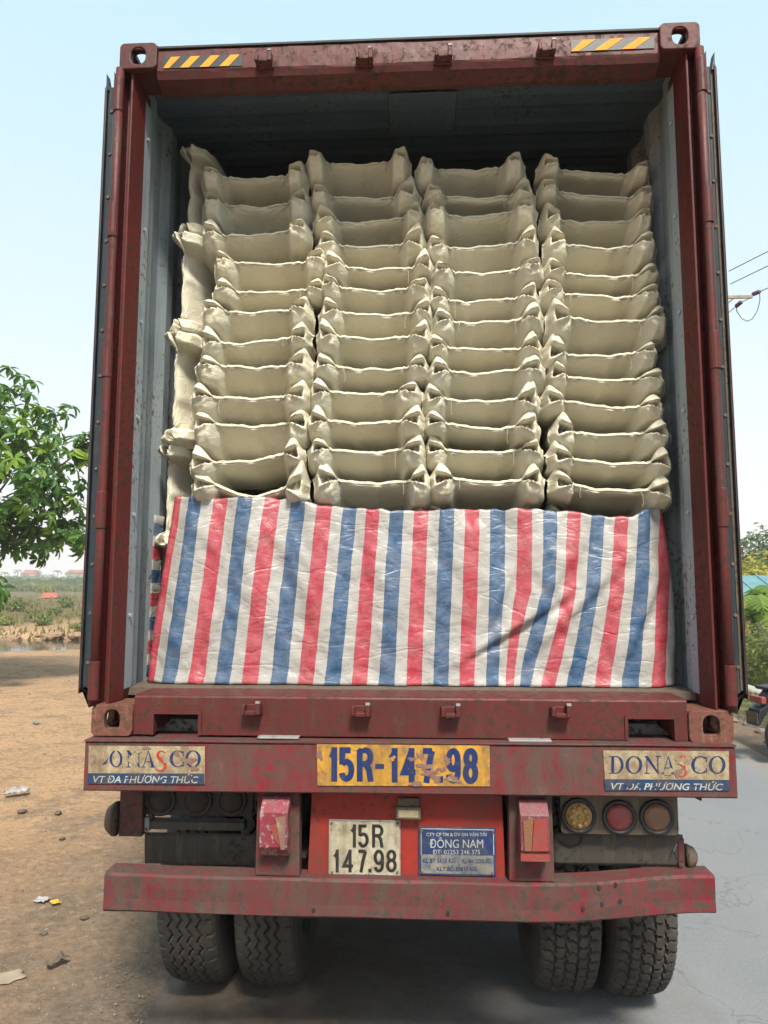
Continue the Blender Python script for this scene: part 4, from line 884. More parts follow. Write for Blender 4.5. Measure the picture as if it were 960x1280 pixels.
for ci, C in enumerate((C1, C2, C3, C4)):
    n = len(C); rows = []
    for i, (sl_, sr_, lx, ly, rx, ry_) in enumerate(C):
        Y = sy((sl_ + sr_) / 2) + .008 * math.sin(i * 2.3 + ci); k = 1.0
        a = P(lx - 9, sl_, Y); b = P(rx + 12, sr_, Y); la = P(lx, ly, Y - .05); rb = P(rx, ry_, Y - .05)
        if i == n - 1: d = .115; a.y += d; Y += d
        rows.append((Y, a, b, la, rb))
    for i, (Y, a, b, la, rb) in enumerate(rows):
        if i + 1 < n:
            na, nb = rows[i + 1][1], rows[i + 1][2]; below = ((na.z + nb.z) / 2)
        else: below = min(a.z, b.z) - .14
        O = Vector((a.x, Y, 0)); mid = (a.z + b.z) / 2
        hd = max(.06, min(a.z, b.z) - below - .012 + .0 * mid)
        which = 'lowest' if i == n - 1 else ORD[i]
        if ci == 0 and i == n - 1: which = 'lowest'
        lab = f'cream canvas sack, {which} of the {STK[ci]}' if i < n - 1 else f'cream canvas sack mostly hidden by the striped tarpaulin, {STK[ci]}'
        build_sack((O, Vector((1, 0, 0)), Vector((0, 1, 0)), Vector((0, 0, 1))),
                   dict(w=b.x - a.x, zl=a.z, zr=b.z, el=max(.035, la.z - a.z + .004), er=max(.035, rb.z - b.z + .004), hd=hd, seed=ci * 20 + i + 1, sag=.010 if (ci, i) != (0, 11) else .045), lab, 'canvas sacks stacked in the container')
# upright sacks wedged along the left wall: seam vertical, pockets top and bottom
UPR = [(189, 308, 240), (293, 426, 232), (414, 560, 221), (553, 690, 214)]
UL = ['highest upright cream sack wedged against the left wall', 'upright cream sack on edge, second from the top by the left wall', 'upright cream sack on edge, third from the top by the left wall', 'lowest upright cream sack by the left wall, foot behind the tarpaulin']
for i, (v0, v1, u) in enumerate(UPR):
    Y = sy((v0 + v1) / 2) + (.0 if i < 3 else .09); t = P(u, v0, Y); b = P(u, v1, Y); xs_ = P(u, (v0 + v1) / 2, Y).x
    build_sack((Vector((xs_, Y, t.z)), Vector((0, 0, -1)), Vector((0, 1, 0)), Vector((-1, 0, 0))),
               dict(w=t.z - b.z, zl=0.0, zr=0.0, el=.045, er=.045, hd=.125, seed=300 + i, sag=-.004, tl=.17, tr=.83), UL[i], 'upright sacks along the left wall')
# ------------------------------------------------------------------ striped tarpaulin over the lowest layers
TT = [(215, 0), (240, 1), (273.6, 2), (306, 3), (339, 4), (372, 5), (406.6, 6), (438, 7), (467, 8), (496.6, 9), (527, 10), (559.5, 11), (591, 12), (624, 13), (657, 14), (690, 15), (721, 16), (753, 17), (780, 18), (808.5, 19), (840, 20), (872, 21)]
TB = [(185, 0), (211, 1), (247, 2), (280, 3), (313, 4), (350, 5), (383, 6), (417, 7), (449.6, 8), (484, 9), (518, 10), (550.6, 11), (583, 12), (617, 13), (637, 14), (654, 15), (684, 16), (716.6, 17), (752, 18), (785, 19), (823.5, 20), (858, 21)]
TM = [(200, 0), (228, 1), (262, 2), (294, 3), (326, 4), (361, 5), (395, 6), (428, 7), (458, 8), (490, 9), (522, 10), (555, 11), (587, 12), (621, 13), (655, 14), (684, 15), (711, 16), (740, 17), (770, 18), (799, 19), (832, 20), (866, 21)]
TOPE = [(215, 620), (270, 622), (330, 621), (365, 624), (400, 631), (460, 637), (520, 638), (600, 636), (680, 637), (720, 640), (760, 645), (790, 646), (815, 636), (830, 632), (836, 636)]
TY = .315; NXT, NZT = 150, 70
tx0t, tx1t, tx0b, tx1b = P(214, 622, TY).x, P(831, 634, TY).x, P(183, 853, TY).x, P(846, 853, TY).x
vs, uvs = [], []
def tarp_top(x): 
    u = proj((x, TY, 2.3))[0]; return P(u, lerp(TOPE, u), TY).z
def segd(px, py, ax, ay, bx, by):
    t = max(0, min(1, ((px - ax) * (bx - ax) + (py - ay) * (by - ay)) / ((bx - ax) ** 2 + (by - ay) ** 2))); dx, dy = px - ax - t * (bx - ax), py - ay - t * (by - ay)
    s = (px - ax) * (by - ay) - (py - ay) * (bx - ax)
    return math.hypot(dx, dy) * (1 if s > 0 else -1), t
for j in range(NZT + 1):
    f = j / NZT                                # 0 at the floor, 1 at the upper edge, then tucked back over the sacks
    for i in range(NXT + 1):
        s = i / NXT; xb = tx0b + (tx1b - tx0b) * s; xt = tx0t + (tx1t - tx0t) * s
        bulge = .025 * sm(.85, 1, s) * math.sin(math.pi * f) + .0
        x = xb + (xt - xb) * (f ** 1.15) + bulge
        zt = tarp_top(x); zt += .010 * nz(x * 9, 2, 2) + .008 * nz(x * 22, 5, 2); z = FL + .004 + (zt - FL - .004) * f
        u, v = proj((x, TY, z))
        y = TY + .030 * (f - .4) * 1.2 - .022 * math.sin(math.pi * f) * (.6 + .6 * nz(x * 2.2, f * 2, 1))
        y += .012 * nz(x * 7 + f * 2, z * 3.2, 4) + .0075 * nz(x * 16 + f * 7, z * 8, 6) + .004 * nz(x * 34, z * 22, 8)
        y += .015 * math.sin(x * 19 + 3 * nz(x * 1.5, z * .8, 3)) * (.4 + .6 * f)
        y -= .008 * (1 - abs(nz(x * 5 - z * 2.5, z * 4 + x, 12)) * 2) * .7
        # the long slanting folds at the right
        for (ax, ay, bx, by, amp, wd) in ((748, 655, 600, 842, .011, 18), (790, 690, 640, 838, .013, 12), (835, 700, 770, 845, .018, 10), (715, 740, 560, 835, .02, 9), (650, 700, 600, 800, .012, 8), (470, 690, 440, 840, .010, 9), (300, 640, 260, 840, .010, 9)):
            d, t = segd(u, v, ax, ay, bx, by); e = math.sin(math.pi * min(1, max(0, t * .9 + .08)))
            y -= amp * e * (math.exp(-(d / wd) ** 2) if d < 0 else math.exp(-(d / (wd * .45)) ** 2)) - .5 * amp * e * math.exp(-((d - wd * .8) / (wd * .6)) ** 2)
        y += .05 * (1 - sm(0, .05, s)) + .05 * sm(.955, 1, s)          # the ends turn round the stack
        if f < .06: y -= .012 * (1 - f / .06)
        vs.append((x, min(y, .36), z))
        fv = (v - 622) / 230.0
        k = (lerp(TT, u) * (1 - 2 * fv) + lerp(TM, u) * 2 * fv) if fv < .5 else (lerp(TM, u) * (2 - 2 * fv) + lerp(TB, u) * (2 * fv - 1))
        uvs.append((k, f))
nrow = NZT + 1
for j in (1, 2):                               # upper edge tucked back between the sacks
    for i in range(NXT + 1):
        x, y, z = vs[NZT * (NXT + 1) + i]; vs.append((x, y + .018 * j, z + (.004 if j == 1 else -.012))); uvs.append(uvs[NZT * (NXT + 1) + i])
n = NXT + 1
fs = [(j * n + i, j * n + i + 1, (j + 1) * n + i + 1, (j + 1) * n + i) for j in range(NZT + 2) for i in range(NXT)]
me = bpy.data.meshes.new('tarpaulin'); me.from_pydata(vs, [], fs)
ul = me.uv_layers.new(name='UVMap')
for lp in me.loops: ul.data[lp.index].uv = uvs[lp.vertex_index]
tp = empty('tarpaulin', (0, TY, FL)); tag(tp, 'red, white and blue striped tarpaulin hung over the lowest sacks', 'tarpaulin')
o = link('tarpaulin_sheet', me, 'tarp', tp, True); md = o.modifiers.new('s', 'SOLIDIFY'); md.thickness = .0015
# the side of the sheet, turned so its stripes lie flat, showing at the left
vs, uvs = [], []
for j in range(25):
    for i in range(7):
        f = j / 24; z = FL + .02 + f * .72; x = P(184 + 10 * f, 850 - 200 * f, TY + .05).x - .004 + .012 * i / 6
        vs.append((x, TY + .05 + .10 * i / 6 + .006 * nz(z * 9, i * .4, 2), z)); uvs.append((z * 9.5, i / 6))
me = bpy.data.meshes.new('side'); me.from_pydata(vs, [], [(j * 7 + i, j * 7 + i + 1, (j + 1) * 7 + i + 1, (j + 1) * 7 + i) for j in range(24) for i in range(6)])
ul = me.uv_layers.new(name='UVMap')
for lp in me.loops: ul.data[lp.index].uv = uvs[lp.vertex_index]
o = link('side_flap', me, 'tarp', tp, True); md = o.modifiers.new('s', 'SOLIDIFY'); md.thickness = .0015
# ------------------------------------------------------------------ plants, buildings, traffic around
def leafblade(mb, p, d, up, L, Wd, droop=.3):  # one broad leaf: folded along its rib, drooping
    d = d.normalized(); sd_ = d.cross(up).normalized(); n = sd_.cross(d)
    def q(t, s, f): return p + d * (L * t) + sd_ * (Wd * s) + n * (f * Wd * .25 - droop * L * t * t)
    mb.add([q(0, 0, 0), q(.35, -.38, 1), q(.35, .38, 1), q(.4, 0, 0), q(.72, -.5, 1), q(.72, .5, 1), q(.75, 0, 0), q(1, 0, 0)],
           [(0, 3, 1), (0, 2, 3), (1, 3, 6, 4), (3, 2, 5, 6), (4, 6, 7), (6, 5, 7)])
def cluster_mesh(seed, n=8, L=.20, Wd=.075):
    rnd = random.Random(seed); mb = MB()
    mb.tube([(0, 0, -.12), (0, 0, -.05), (0, 0, 0)], [.004, .004, .003], 5)
    for k in range(n):
        a = 2 * math.pi * k / n + rnd.uniform(-.4, .4); el = rnd.uniform(-.75, .35)
        leafblade(mb, Vector((0, 0, rnd.uniform(-.03, .01))), Vector((math.cos(a), math.sin(a), el)), Vector((0, 0, 1)), L * rnd.uniform(.7, 1.15), Wd * rnd.uniform(.8, 1.15), rnd.uniform(.15, .5))
    return mb.mesh('leaf_cluster')
# big-leaved tree at the left edge
def big_tree():
    rnd = random.Random(5); base = Vector((-9.05, 10.35, 0)); K = 1.4; t = empty('broadleaf_tree', base)
    tag(t, 'broad-leaved green tree at the left edge of the dirt lot', 'tree')
    tm = MB(); tm.tube([base + Vector(v) for v in ((0, 0, -.2), (.03, 0, .5), (-.04, .05, 1.3), (.1, 0, 2.4), (.2, 0, 3.8))], [.20, .17, .15, .12, .07], 12)
    tr = tm.build('trunk', 'bark', t, smooth=True)
    lobes = [(-.15, 0, 3.3, 1.25, 1.2, 1.15), (.80, -.1, 3.35, .78, .75, .80), (.25, .2, 4.05, .95, .9, .62), (.92, .1, 2.75, .55, .6, .42), (-.9, .2, 3.5, 1.0, 1, .9), (.15, -.5, 2.62, .8, .7, .45), (1.28, .1, 2.95, .40, .4, .46), (-.25, -.9, 1.95, .42, .3, .34)]
    lobes = [(x * 1.22, y * 1.2, 3.52 + (z - 3.4) * 1.26, a * 1.22, b * 1.2, c * 1.18) for x, y, z, a, b, c in lobes]
    lobes = [(x * K, y * K, 1.965 + (z - 1.965) * K, a * K, b * K, c * K) for x, y, z, a, b, c in lobes]
    lw = P(3, 736, 9.6) - base; lobes.append((lw.x - .12, lw.y, lw.z, .28, .3, .26)); lw = P(104, 560, 10.2) - base; lobes.append((lw.x, lw.y, lw.z, .22, .25, .30))
    for (x, y, z, a, b, c) in lobes:
        p0 = base + Vector((.1, 0, min(z - .3, 2.3))); p1 = base + Vector((x, y, z))
        MB().tube([p0, p0.lerp(p1, .5) + Vector((0, 0, .12)), p1], [.05, .035, .012], 8).build('limb', 'bark', tr, smooth=True)
    cl = [cluster_mesh(k) for k in range(6)]
    for m in cl: m.materials.append(M['leaf'])
    pts = []
    for (x, y, z, a, b, c) in lobes:
        for k in range(int(66 * (a * b * c) ** .67) + 12):
            v = Vector((rnd.gauss(0, 1), rnd.gauss(0, 1), rnd.gauss(0, 1))).normalized() * rnd.uniform(.5, 1.12)
            p = base + Vector((x + v.x * a, y + v.y * b, z + v.z * c)); pts.append((p, v))
    def vis(p):
        u, v = proj(p); return (0 if 0 < u < 125 else 400) + p.y * 3
    pts.sort(key=lambda q: vis(q[0]))
    rest = MB()
    for k, (p, v) in enumerate(pts):
        me = cl[k % 6]; rot = (v * 1.0 + Vector((0, 0, .9))).to_track_quat('Z', 'Y').to_matrix().to_4x4() @ Matrix.Rotation(rnd.uniform(0, 6.28), 4, 'Z')
        s = rnd.uniform(.6, 1.2) * K * .9; mt = Matrix.Translation(p) @ rot @ Matrix.Scale(s, 4)
        if k < 290:
            o = bpy.data.objects.new('leaf_cluster', me); col.objects.link(o); o.parent = t; o.matrix_basis = Matrix.Translation(-base) @ mt
        else:
            rest.add([mt @ q.co for q in me.vertices], [tuple(f.vertices) for f in me.polygons])
    o = rest.build('crown', 'leaf', t); o['kind'] = 'stuff'
big_tree()
def leafcloud(seed, n, rx, ry, rz_, sz, hollow=.35):
    rnd = random.Random(seed); mb = MB()
    for k in range(n):
        v = Vector((rnd.gauss(0, 1), rnd.gauss(0, 1), rnd.gauss(0, 1))).normalized() * (hollow + (1 - hollow) * rnd.random() ** .6)
        r = 1 + .45 * nz(v.x * 2.2 + seed, v.y * 2.2, v.z * 2.2); c = Vector((v.x * rx * r, v.y * ry * r, v.z * rz_ * r + rz_ * .75))
        if c.z < .02: c.z = .02 + rnd.random() * .1
        n_ = (v + Vector((rnd.uniform(-.8, .8), rnd.uniform(-.8, .8), rnd.uniform(-.3, 1)))).normalized(); a = n_.orthogonal().normalized(); a.rotate(Matrix.Rotation(rnd.uniform(0, 6.28), 3, n_)); b = n_.cross(a); s = sz * rnd.uniform(.6, 1.3)
        mb.add([c - a * s, c - b * s * .42 + n_ * s * .12, c + a * s, c + b * s * .42 + n_ * s * .12], [(0, 1, 2, 3)])
    return mb.mesh('foliage')
def place(name, me, mat, loc, label, cat, group, sc=1, rz=0, trunk=None):
    r = empty(name, loc, rz); tag(r, label, cat, group); r.scale = (sc, sc, sc)
    o = bpy.data.objects.new('foliage' if cat != 'tree' else 'crown', me); col.objects.link(o); o.parent = r
    if not me.materials: me.materials.append(M[mat])
    if trunk:
        o.location.z = trunk * .75; h = MB().tube([(0, 0, -.2), (.05, 0, trunk * .5), (0, .05, trunk * 1.5)], [.13, .10, .05], 8).mesh('trunk'); h.materials.append(M['bark'])
        q = bpy.data.objects.new('trunk', h); col.objects.link(q); q.parent = r
    else:
        h = MB()
        for k in range(5): h.tube([(0, 0, -.05), (.12 * math.cos(k * 1.3), .12 * math.sin(k * 1.3), .25), (.3 * math.cos(k * 1.3), .3 * math.sin(k * 1.3), .5)], [.012, .01, .005], 5)
        h = h.mesh('stems'); h.materials.append(M['bark']); q = bpy.data.objects.new('stem', h); col.objects.link(q); q.parent = r
    return r
rnd = random.Random(11)
# scrub on the far bank of the pond
sa = [leafcloud(20 + k, 520, 1.0, .8, .55, .12) for k in range(3)]; sb = [leafcloud(30 + k, 420, .8, .7, .6, .13) for k in range(3)]
for m in sa: m.materials.append(M['scrub'])
for m in sb: m.materials.append(M['scrubg'])
k = 0
for row, (y0, n, x0, x1, s0, s1) in enumerate(((24.8, 13, -24, -6, .25, .5), (28, 13, -28, -6, .3, .6), (33, 12, -34, -8, .35, .75), (40, 12, -42, -9, .4, .8), (52, 11, -55, -10, .4, .8))):
    for i in range(n):
        x = x0 + (x1 - x0) * (i + rnd.uniform(.1, .9)) / n; y = y0 + rnd.uniform(-1.4, 1.4); g = rnd.random() < .42
        place('scrub_bush', rnd.choice(sb if g else sa), 'scrub', (x, y, ground_z(x, y) - .05), 'green scrub bush on the far bank of the pond' if g else 'dry brownish scrub bush on the far bank of the pond', 'bush', 'green scrub beyond the pond' if g else 'dry scrub beyond the pond', rnd.uniform(s0, s1), rnd.uniform(0, 6))
# rough grass of the far bank
mb = MB()
for i in range(9000):
    y = 22.6 + 60 * rnd.random() ** 1.8; x = -3.5 - rnd.random() * (16 + y * .9); z = ground_z(x, y); h = rnd.uniform(.06, .22) * (1 + y / 90); a = rnd.uniform(0, 6.28); w_ = h * .35
    mb.add([(x - w_ * math.cos(a), y - w_ * math.sin(a), z), (x + w_ * math.cos(a), y + w_ * math.sin(a), z), (x + rnd.uniform(-.1, .1), y, z + h)], [(0, 1, 2)])
tag(mb.build('rough_grass', 'scrub'), 'rough dry grass over the far bank', 'grass', kind='stuff')
# stones along the water
def rock_mesh(seed, flat=.7):
    bm = bmesh.new(); bmesh.ops.create_icosphere(bm, subdivisions=2, radius=1)
    for v in bm.verts: v.co *= 1 + .45 * nz(v.co.x * 1.3 + seed, v.co.y * 1.3, v.co.z * 1.3); v.co.z *= flat
    me = bpy.data.meshes.new('rock'); bm.to_mesh(me); bm.free(); return me
rk = [rock_mesh(k * 5) for k in range(4)]
for m in rk: m.materials.append(M['bankrock'])
for i in range(46):
    x = -26 + 20 * (i + rnd.random()) / 46; yc = 20.6 + .9 * math.sin(x * .14 + 1) - .03 * (x + 12); y = yc + 2.55 + rnd.uniform(0, .55); s = rnd.uniform(.10, .26)
    o = bpy.data.objects.new('bank_stone', rk[i % 4]); col.objects.link(o); o.location = (x, y, max(ground_z(x, y), -.07) + s * .3); o.scale = (s * 1.4, s, s); o.rotation_euler.z = rnd.uniform(0, 6)
    tag(o, 'orange-brown stone lining the far edge of the pond', 'stone', 'stones lining the far edge of the pond')
# small tiled shrine in the scrub
def house(name, u, v, Y, w, d, h, rh, wall, roof, label, cat, ov=.12, rz=.35, windows=2):
    p = P(u, v, Y); r = empty(name, (p.x, p.y, p.z), rz); tag(r, label, cat)
    MB().box(-w / 2, w / 2, -d / 2, d / 2, -1.5, h).build('wall', wall, r, local=True)
    a = w / 2 + ov * w; b = d / 2 + ov * d
    rf = MB().add([(-a, -b, h), (a, -b, h), (a, b, h), (-a, b, h), (-a * .72, 0, h + rh), (a * .72, 0, h + rh)], [(0, 1, 5, 4), (2, 3, 4, 5), (1, 2, 5), (3, 0, 4), (3, 2, 1, 0)]).build('roof', roof, r, local=True)
    MB().tube([(-a * .72, 0, h + rh), (a * .72, 0, h + rh)], .04 * w, 6).build('ridge', roof, rf, local=True)
    for k in range(windows):
        x = (-.25 + .5 * k) * w if windows > 1 else 0
        wn = MB().box(x - .09 * w, x + .09 * w, -d / 2 - .03, -d / 2 + .02, h * .3, h * .75).build('window', 'concrete', r, local=True)
        MB().box(x - .075 * w, x + .075 * w, -d / 2 - .05, -d / 2 - .031, h * .34, h * .71).build('pane', 'pane', wn, local=True)
    return r
house('shrine', 62, 756, 70, 1.2, 1.0, .75, .5, 'render', 'tile', 'small shrine with red tiled roof among the scrub', 'shrine', .22, .35, 1)
house('shrine', 49, 755, 71, .7, .7, .5, .2, 'render', 'render', 'low orange annex beside the tiled shrine', 'shrine', .12, .35, 1)
for i, (u, lab) in enumerate(((93, 'pale pink far house near the container door'), (38, 'pale pink far house behind the middle palms'), (102, 'white far house right against the container door edge'))):
    house('house', u, 727, 290, 6, 5, 3.4, 1.3, 'pinkwall' if i < 2 else 'concrete', 'tile', lab, 'house', .06, .1 * i, 2)
# hedgerows and far woodland
def band(name, Y0, Y1, x0, x1, h0, h1, n, sz, mat, label, seed):
    r2 = random.Random(seed); mb = MB()
    for i in range(n):
        x = r2.uniform(x0, x1); y = r2.uniform(Y0, Y1); hh = (h0 + (h1 - h0) * (.5 + .5 * nz(x * .06, seed, y * .03)) + .8 * nz(x * .4, seed, 1)); z = ground_z(x, y) + hh * r2.random() ** .7; s = sz * r2.uniform(.6, 1.4); a = r2.uniform(0, 6.28); t = r2.uniform(-.6, .6)
        dx, dy = math.cos(a) * s, math.sin(a) * s
        mb.add([(x - dx, y - dy, z - s * .5), (x + dx, y + dy, z - s * .4 + t * s), (x + dx * .6, y + dy * .6 + .1, z + s * .6), (x - dx * .7, y - dy * .7, z + s * .5 + t * s)], [(0, 1, 2, 3)])
    tag(mb.build(name, mat), label, 'woodland', kind='stuff')
band('hedgerow', 118, 124, -170, -14, .9, 1.6, 5000, .38, 'scrubg', 'green hedgerow across the fields', 3)
band('hedgerow', 150, 165, -200, -16, 1.6, 2.6, 5000, .55, 'leafd', 'dark green belt of shrubs across the fields', 4)
band('woodland', 265, 300, -420, -20, 2.0, 5.0, 8000, 1.0, 'woods', 'hazy woodland along the horizon at the left', 5)
p = P(55, 744, 110)
place('roadside_tree', leafcloud(44, 900, 1.6, 1.4, 2.0, .3), 'leafy', (p.x, p.y, p.z - 1.2), 'yellow-green tree standing alone before the hedgerows', 'tree', None, .8, 0, .6)
# palms
def palm_mesh(seed):
    r2 = random.Random(seed); mb = MB()
    for k in range(13):
        a = 2 * math.pi * k / 13 + r2.uniform(-.2, .2); el = r2.uniform(.1, .9); L = r2.uniform(1.5, 2.1); pts = []
        for j in range(6):
            t = j / 5; pts.append(Vector((math.cos(a) * L * t, math.sin(a) * L * t, L * (el * t - .95 * t * t))))
        s_ = Vector((-math.sin(a), math.cos(a), 0))
        for j in range(5):
            for sg in (-1, 1):
                for q in range(2):
                    p0 = pts[j].lerp(pts[j + 1], q * .5); p1 = pts[j].lerp(pts[j + 1], q * .5 + .3); mb.add([p0, p1, p0.lerp(p1, .8) + s_ * sg * .38 + Vector((0, 0, -.22))], [(0, 1, 2)])
    me = mb.mesh('fronds'); me.materials.append(M['woods']); return me
pm = [palm_mesh(k) for k in range(3)]; ptr = MB().tube([(0, 0, -4), (.1, 0, -2), (0, 0, 0)], [.16, .13, .11], 7).mesh('trunk'); ptr.materials.append(M['bark'])
for i, (u, v) in enumerate(((6, 716), (22, 713), (30, 718), (47, 714), (54, 719), (64, 719), (72, 714), (88, 715), (99, 716), (-20, 715), (-45, 717))):
    p = P(u, v, 275 + (i * 7) % 14); r = empty('palm_tree', (p.x, p.y, p.z)); nm = ['first', 'second', 'third', 'fourth', 'fifth', 'sixth', 'seventh', 'eighth', 'ninth'][i] if i < 9 else None
    tag(r, f'tall hazy palm on the horizon, {nm} from the left' if nm else 'hazy palm on the horizon beyond the left edge', 'palm', 'palms along the horizon')
    f = bpy.data.objects.new('crown', pm[i % 3]); col.objects.link(f); f.parent = r; f.scale = (1.15,) * 3
    f = bpy.data.objects.new('trunk', ptr); col.objects.link(f); f.parent = r
# right-hand verge: weeds, low concrete wall, hedge, banana plants, shed and trees
wl = empty('kerb_wall', (5.38, 7, .1)); tag(wl, 'low pale concrete kerb wall along the right verge', 'wall')
for y in (-6, -2, 2, 6, 10, 14, 18, 22, 26, 30):
    m_ = MB(); m_.prism([(5.22, .0), (5.24, .30), (5.27, .33), (5.47, .33), (5.50, .30), (5.54, .0)], 'y', y, y + 3.985); m_.build('wall_block', 'concrete', wl, bevel=.008)
mb = MB(); r2 = random.Random(9)
for i in range(9000):
    y = r2.uniform(2, 22); x = 4.62 + .55 * r2.random() ** .8 + .06 * nz(y * 2, 0, 0); z = ground_z(x, y); h = r2.uniform(.05, .24); a = r2.uniform(0, 6.28); s = r2.uniform(.018, .04)
    c = Vector((x, y, z + h)); d = Vector((math.cos(a), math.sin(a), r2.uniform(-.3, .6))).normalized(); b = d.orthogonal().normalized()
    mb.add([c - d * s, c - b * s * .5, c + d * s, c + b * s * .5], [(0, 1, 2, 3)])
tag(mb.build('verge_weeds', 'hedge'), 'low green weeds along the foot of the kerb wall', 'weeds', kind='stuff')
rs = rock_mesh(77, .6); rs.materials.append(M['stone'])
for i in range(14):
    y = 4.5 + i * .42 + r2.uniform(-.15, .15); x = 4.5 + r2.uniform(-.12, .12); s = r2.uniform(.035, .09)
    o = bpy.data.objects.new('verge_stone', rs); col.objects.link(o); o.location = (x, y, ground_z(x, y) + s * .3); o.scale = (s, s * 1.3, s); o.rotation_euler.z = r2.uniform(0, 6)
    tag(o, 'pale stone at the dusty right road edge', 'stone', 'stones along the right road edge')
hm = [leafcloud(60 + k, 2600, .75, .7, .62, .042, .5) for k in range(3)]
for m in hm: m.materials.append(M['hedge'])
for i in range(12):
    y = 5.5 + i * 1.15; x = 6.35 + .15 * math.sin(i * 2.1); 
    place('hedge_bush', hm[i % 3], 'hedge', (x, y, .08), 'small-leaved flowering hedge bush behind the kerb wall', 'bush', 'hedge bushes behind the kerb wall', 1.0 + .15 * math.sin(i * 1.7), i * 1.3)
def banana(loc, seed, label, sc=1):
    r2 = random.Random(seed); r = empty('banana_plant', loc); tag(r, label, 'banana plant', 'banana plants behind the hedge'); r.scale = (sc,) * 3
    MB().tube([(0, 0, -.3), (.02, 0, .6), (0, .02, 1.3)], [.11, .09, .06], 9).build('stem', 'scrubg', r, local=True, smooth=True)
    for k in range(10):
        a = k * 2.4 + r2.uniform(-.3, .3); L = r2.uniform(1.1, 1.7); el = r2.uniform(.5, 1.3); mb = MB(); N = 12
        ce = [Vector((math.cos(a) * L * t * .85, math.sin(a) * L * t * .85, 1.2 + L * (el * t - .95 * t * t))) for t in [j / N for j in range(N + 1)]]; s_ = Vector((-math.sin(a), math.cos(a), 0))
        for j in range(N):
            t = (j + .5) / N; w_ = .26 * math.sin(math.pi * min(1, t * .9 + .12)) ** .6
            for sg in (-1, 1):
                g = r2.uniform(-.06, .03); mb.add([ce[j], ce[j + 1], ce[j + 1] + s_ * sg * w_ + Vector((0, 0, -.10 + g)), ce[j] + s_ * sg * w_ + Vector((0, 0, -.10 + g))], [(0, 1, 2, 3)])
        mb.tube(ce, .012, 5); mb.build('leaf', 'banana', r, local=True)
for i, (u, v, Y, lab) in enumerate(((944, 846, 15, 'tall pale green banana plant behind the hedge, before the teal shed'), (928, 846, 17, 'banana plant half hidden by the container door'), (975, 846, 16, 'banana plant at the right end of the hedge'))):
    p = P(u, 800, Y); banana((p.x, p.y, .1), 50 + i, lab, 1.0)
p = P(985, 760, 27); sh = empty('shed', (p.x, p.y, 0), -.12); tag(sh, 'orange-walled shed with a teal metal roof beyond the hedge', 'shed')
MB().box(-4, 4, -3, 3, 0, 1.35).build('wall', 'render', sh, local=True)
rf = MB().prism([(-3.5, 1.25), (-3.5, 1.31), (0, 2.35), (3.5, 1.31), (3.5, 1.25), (0, 2.27)], 'x', -4.4, 4.4).build('roof', 'teal', sh, local=True)
for k in range(12): MB().prism([(-3.5, 1.312), (-3.5, 1.345), (-.02, 2.385), (-.02, 2.352)], 'x', -4.3 + k * .78, -4.25 + k * .78).build('roof_rib', 'teal', rf, local=True)
dm = MB().box(-2.4, -1.2, -3.04, -3.0, 0, 1.2).build('door', 'bark', sh, local=True)
for (u, v, Y, rx, rz_, mat, lab, s, n, nm) in ((928, 745, 30, 2.0, 1.7, 'leafy', 'bushy yellow-green tree behind the banana plants', .16, 3200, 'yellow_green_tree'), (957, 712, 42, 2.4, 2.6, 'leafd', 'tall dull green tree at the right edge', .2, 3000, 'tall_tree'), (990, 735, 36, 2.6, 2.2, 'leafy', 'broad yellow-green tree beyond the shed', .18, 2600, 'yellow_green_tree')):
    p = P(u, v, Y); me = leafcloud(int(u), n, rx, rx, rz_, s, .4); me.materials.append(M[mat])
    r = empty(nm, (p.x, p.y, 0)); tag(r, lab, 'tree'); o = bpy.data.objects.new('crown', me); col.objects.link(o); o.parent = r; o.location.z = p.z - rz_ * .75
    tm = MB().tube([(0, 0, -.3), (.08, 0, p.z * .4), (0, .1, p.z * .9)], [.2, .16, .09], 9); 
    for k in range(4): tm.tube([(0, 0, p.z * .5), (math.cos(k * 1.6) * rx * .3, math.sin(k * 1.6) * rx * .3, p.z * .8), (math.cos(k * 1.6) * rx * .6, math.sin(k * 1.6) * rx * .6, p.z * 1.1)], [.08, .05, .02], 7)
    tm.build('trunk', 'bark', r, local=True, smooth=True)
band('woodland', 60, 90, 14, 120, 2.0, 6.0, 6000, .5, 'leafd', 'hazy belt of trees beyond the shed at the right', 8)
# utility pole with its arm and wires
tip = P(937, 373, 14.5); pole = empty('utility_pole', (tip.x - 1.15, tip.y, 0)); tag(pole, 'concrete utility pole with a steel crossarm behind the container door', 'utility pole')
px_ = tip.x - 1.15
MB().tube([(px_, tip.y, -.2), (px_, tip.y, tip.z + .9)], [.16, .10], 12).build('mast', 'concrete', pole, smooth=True)
MB().box(px_ - 1.1, tip.x, tip.y - .16, tip.y - .105, tip.z - .05, tip.z + .02).build('crossarm', 'palegal', pole)
MB().tube([(px_ + .12, tip.y - .13, tip.z - .5), (tip.x - .45, tip.y - .13, tip.z - .05)], .02, 6).build('arm_brace', 'palegal', pole)
def insul(a, b):
    a = Vector(a); b = Vector(b); mb = MB(); n = 9
    mb.tube([a.lerp(b, k / n) for k in range(n + 1)], [.03 if k % 2 else .055 for k in range(n + 1)], 10); mb.build('insulator', 'insul', pole, smooth=True)
i1a, i1b = P(942, 367.5, 14.4), P(949.5, 364.5, 14.1); i2a, i2b = P(926, 378, 14.6), P(920, 383, 14.8)
insul(i1a, i1b); insul(i2a, i2b)
MB().tube([tip, i1a], .012, 5).build('link', 'wire', pole); MB().tube([tip, i2a], .012, 5).build('link', 'wire', pole)
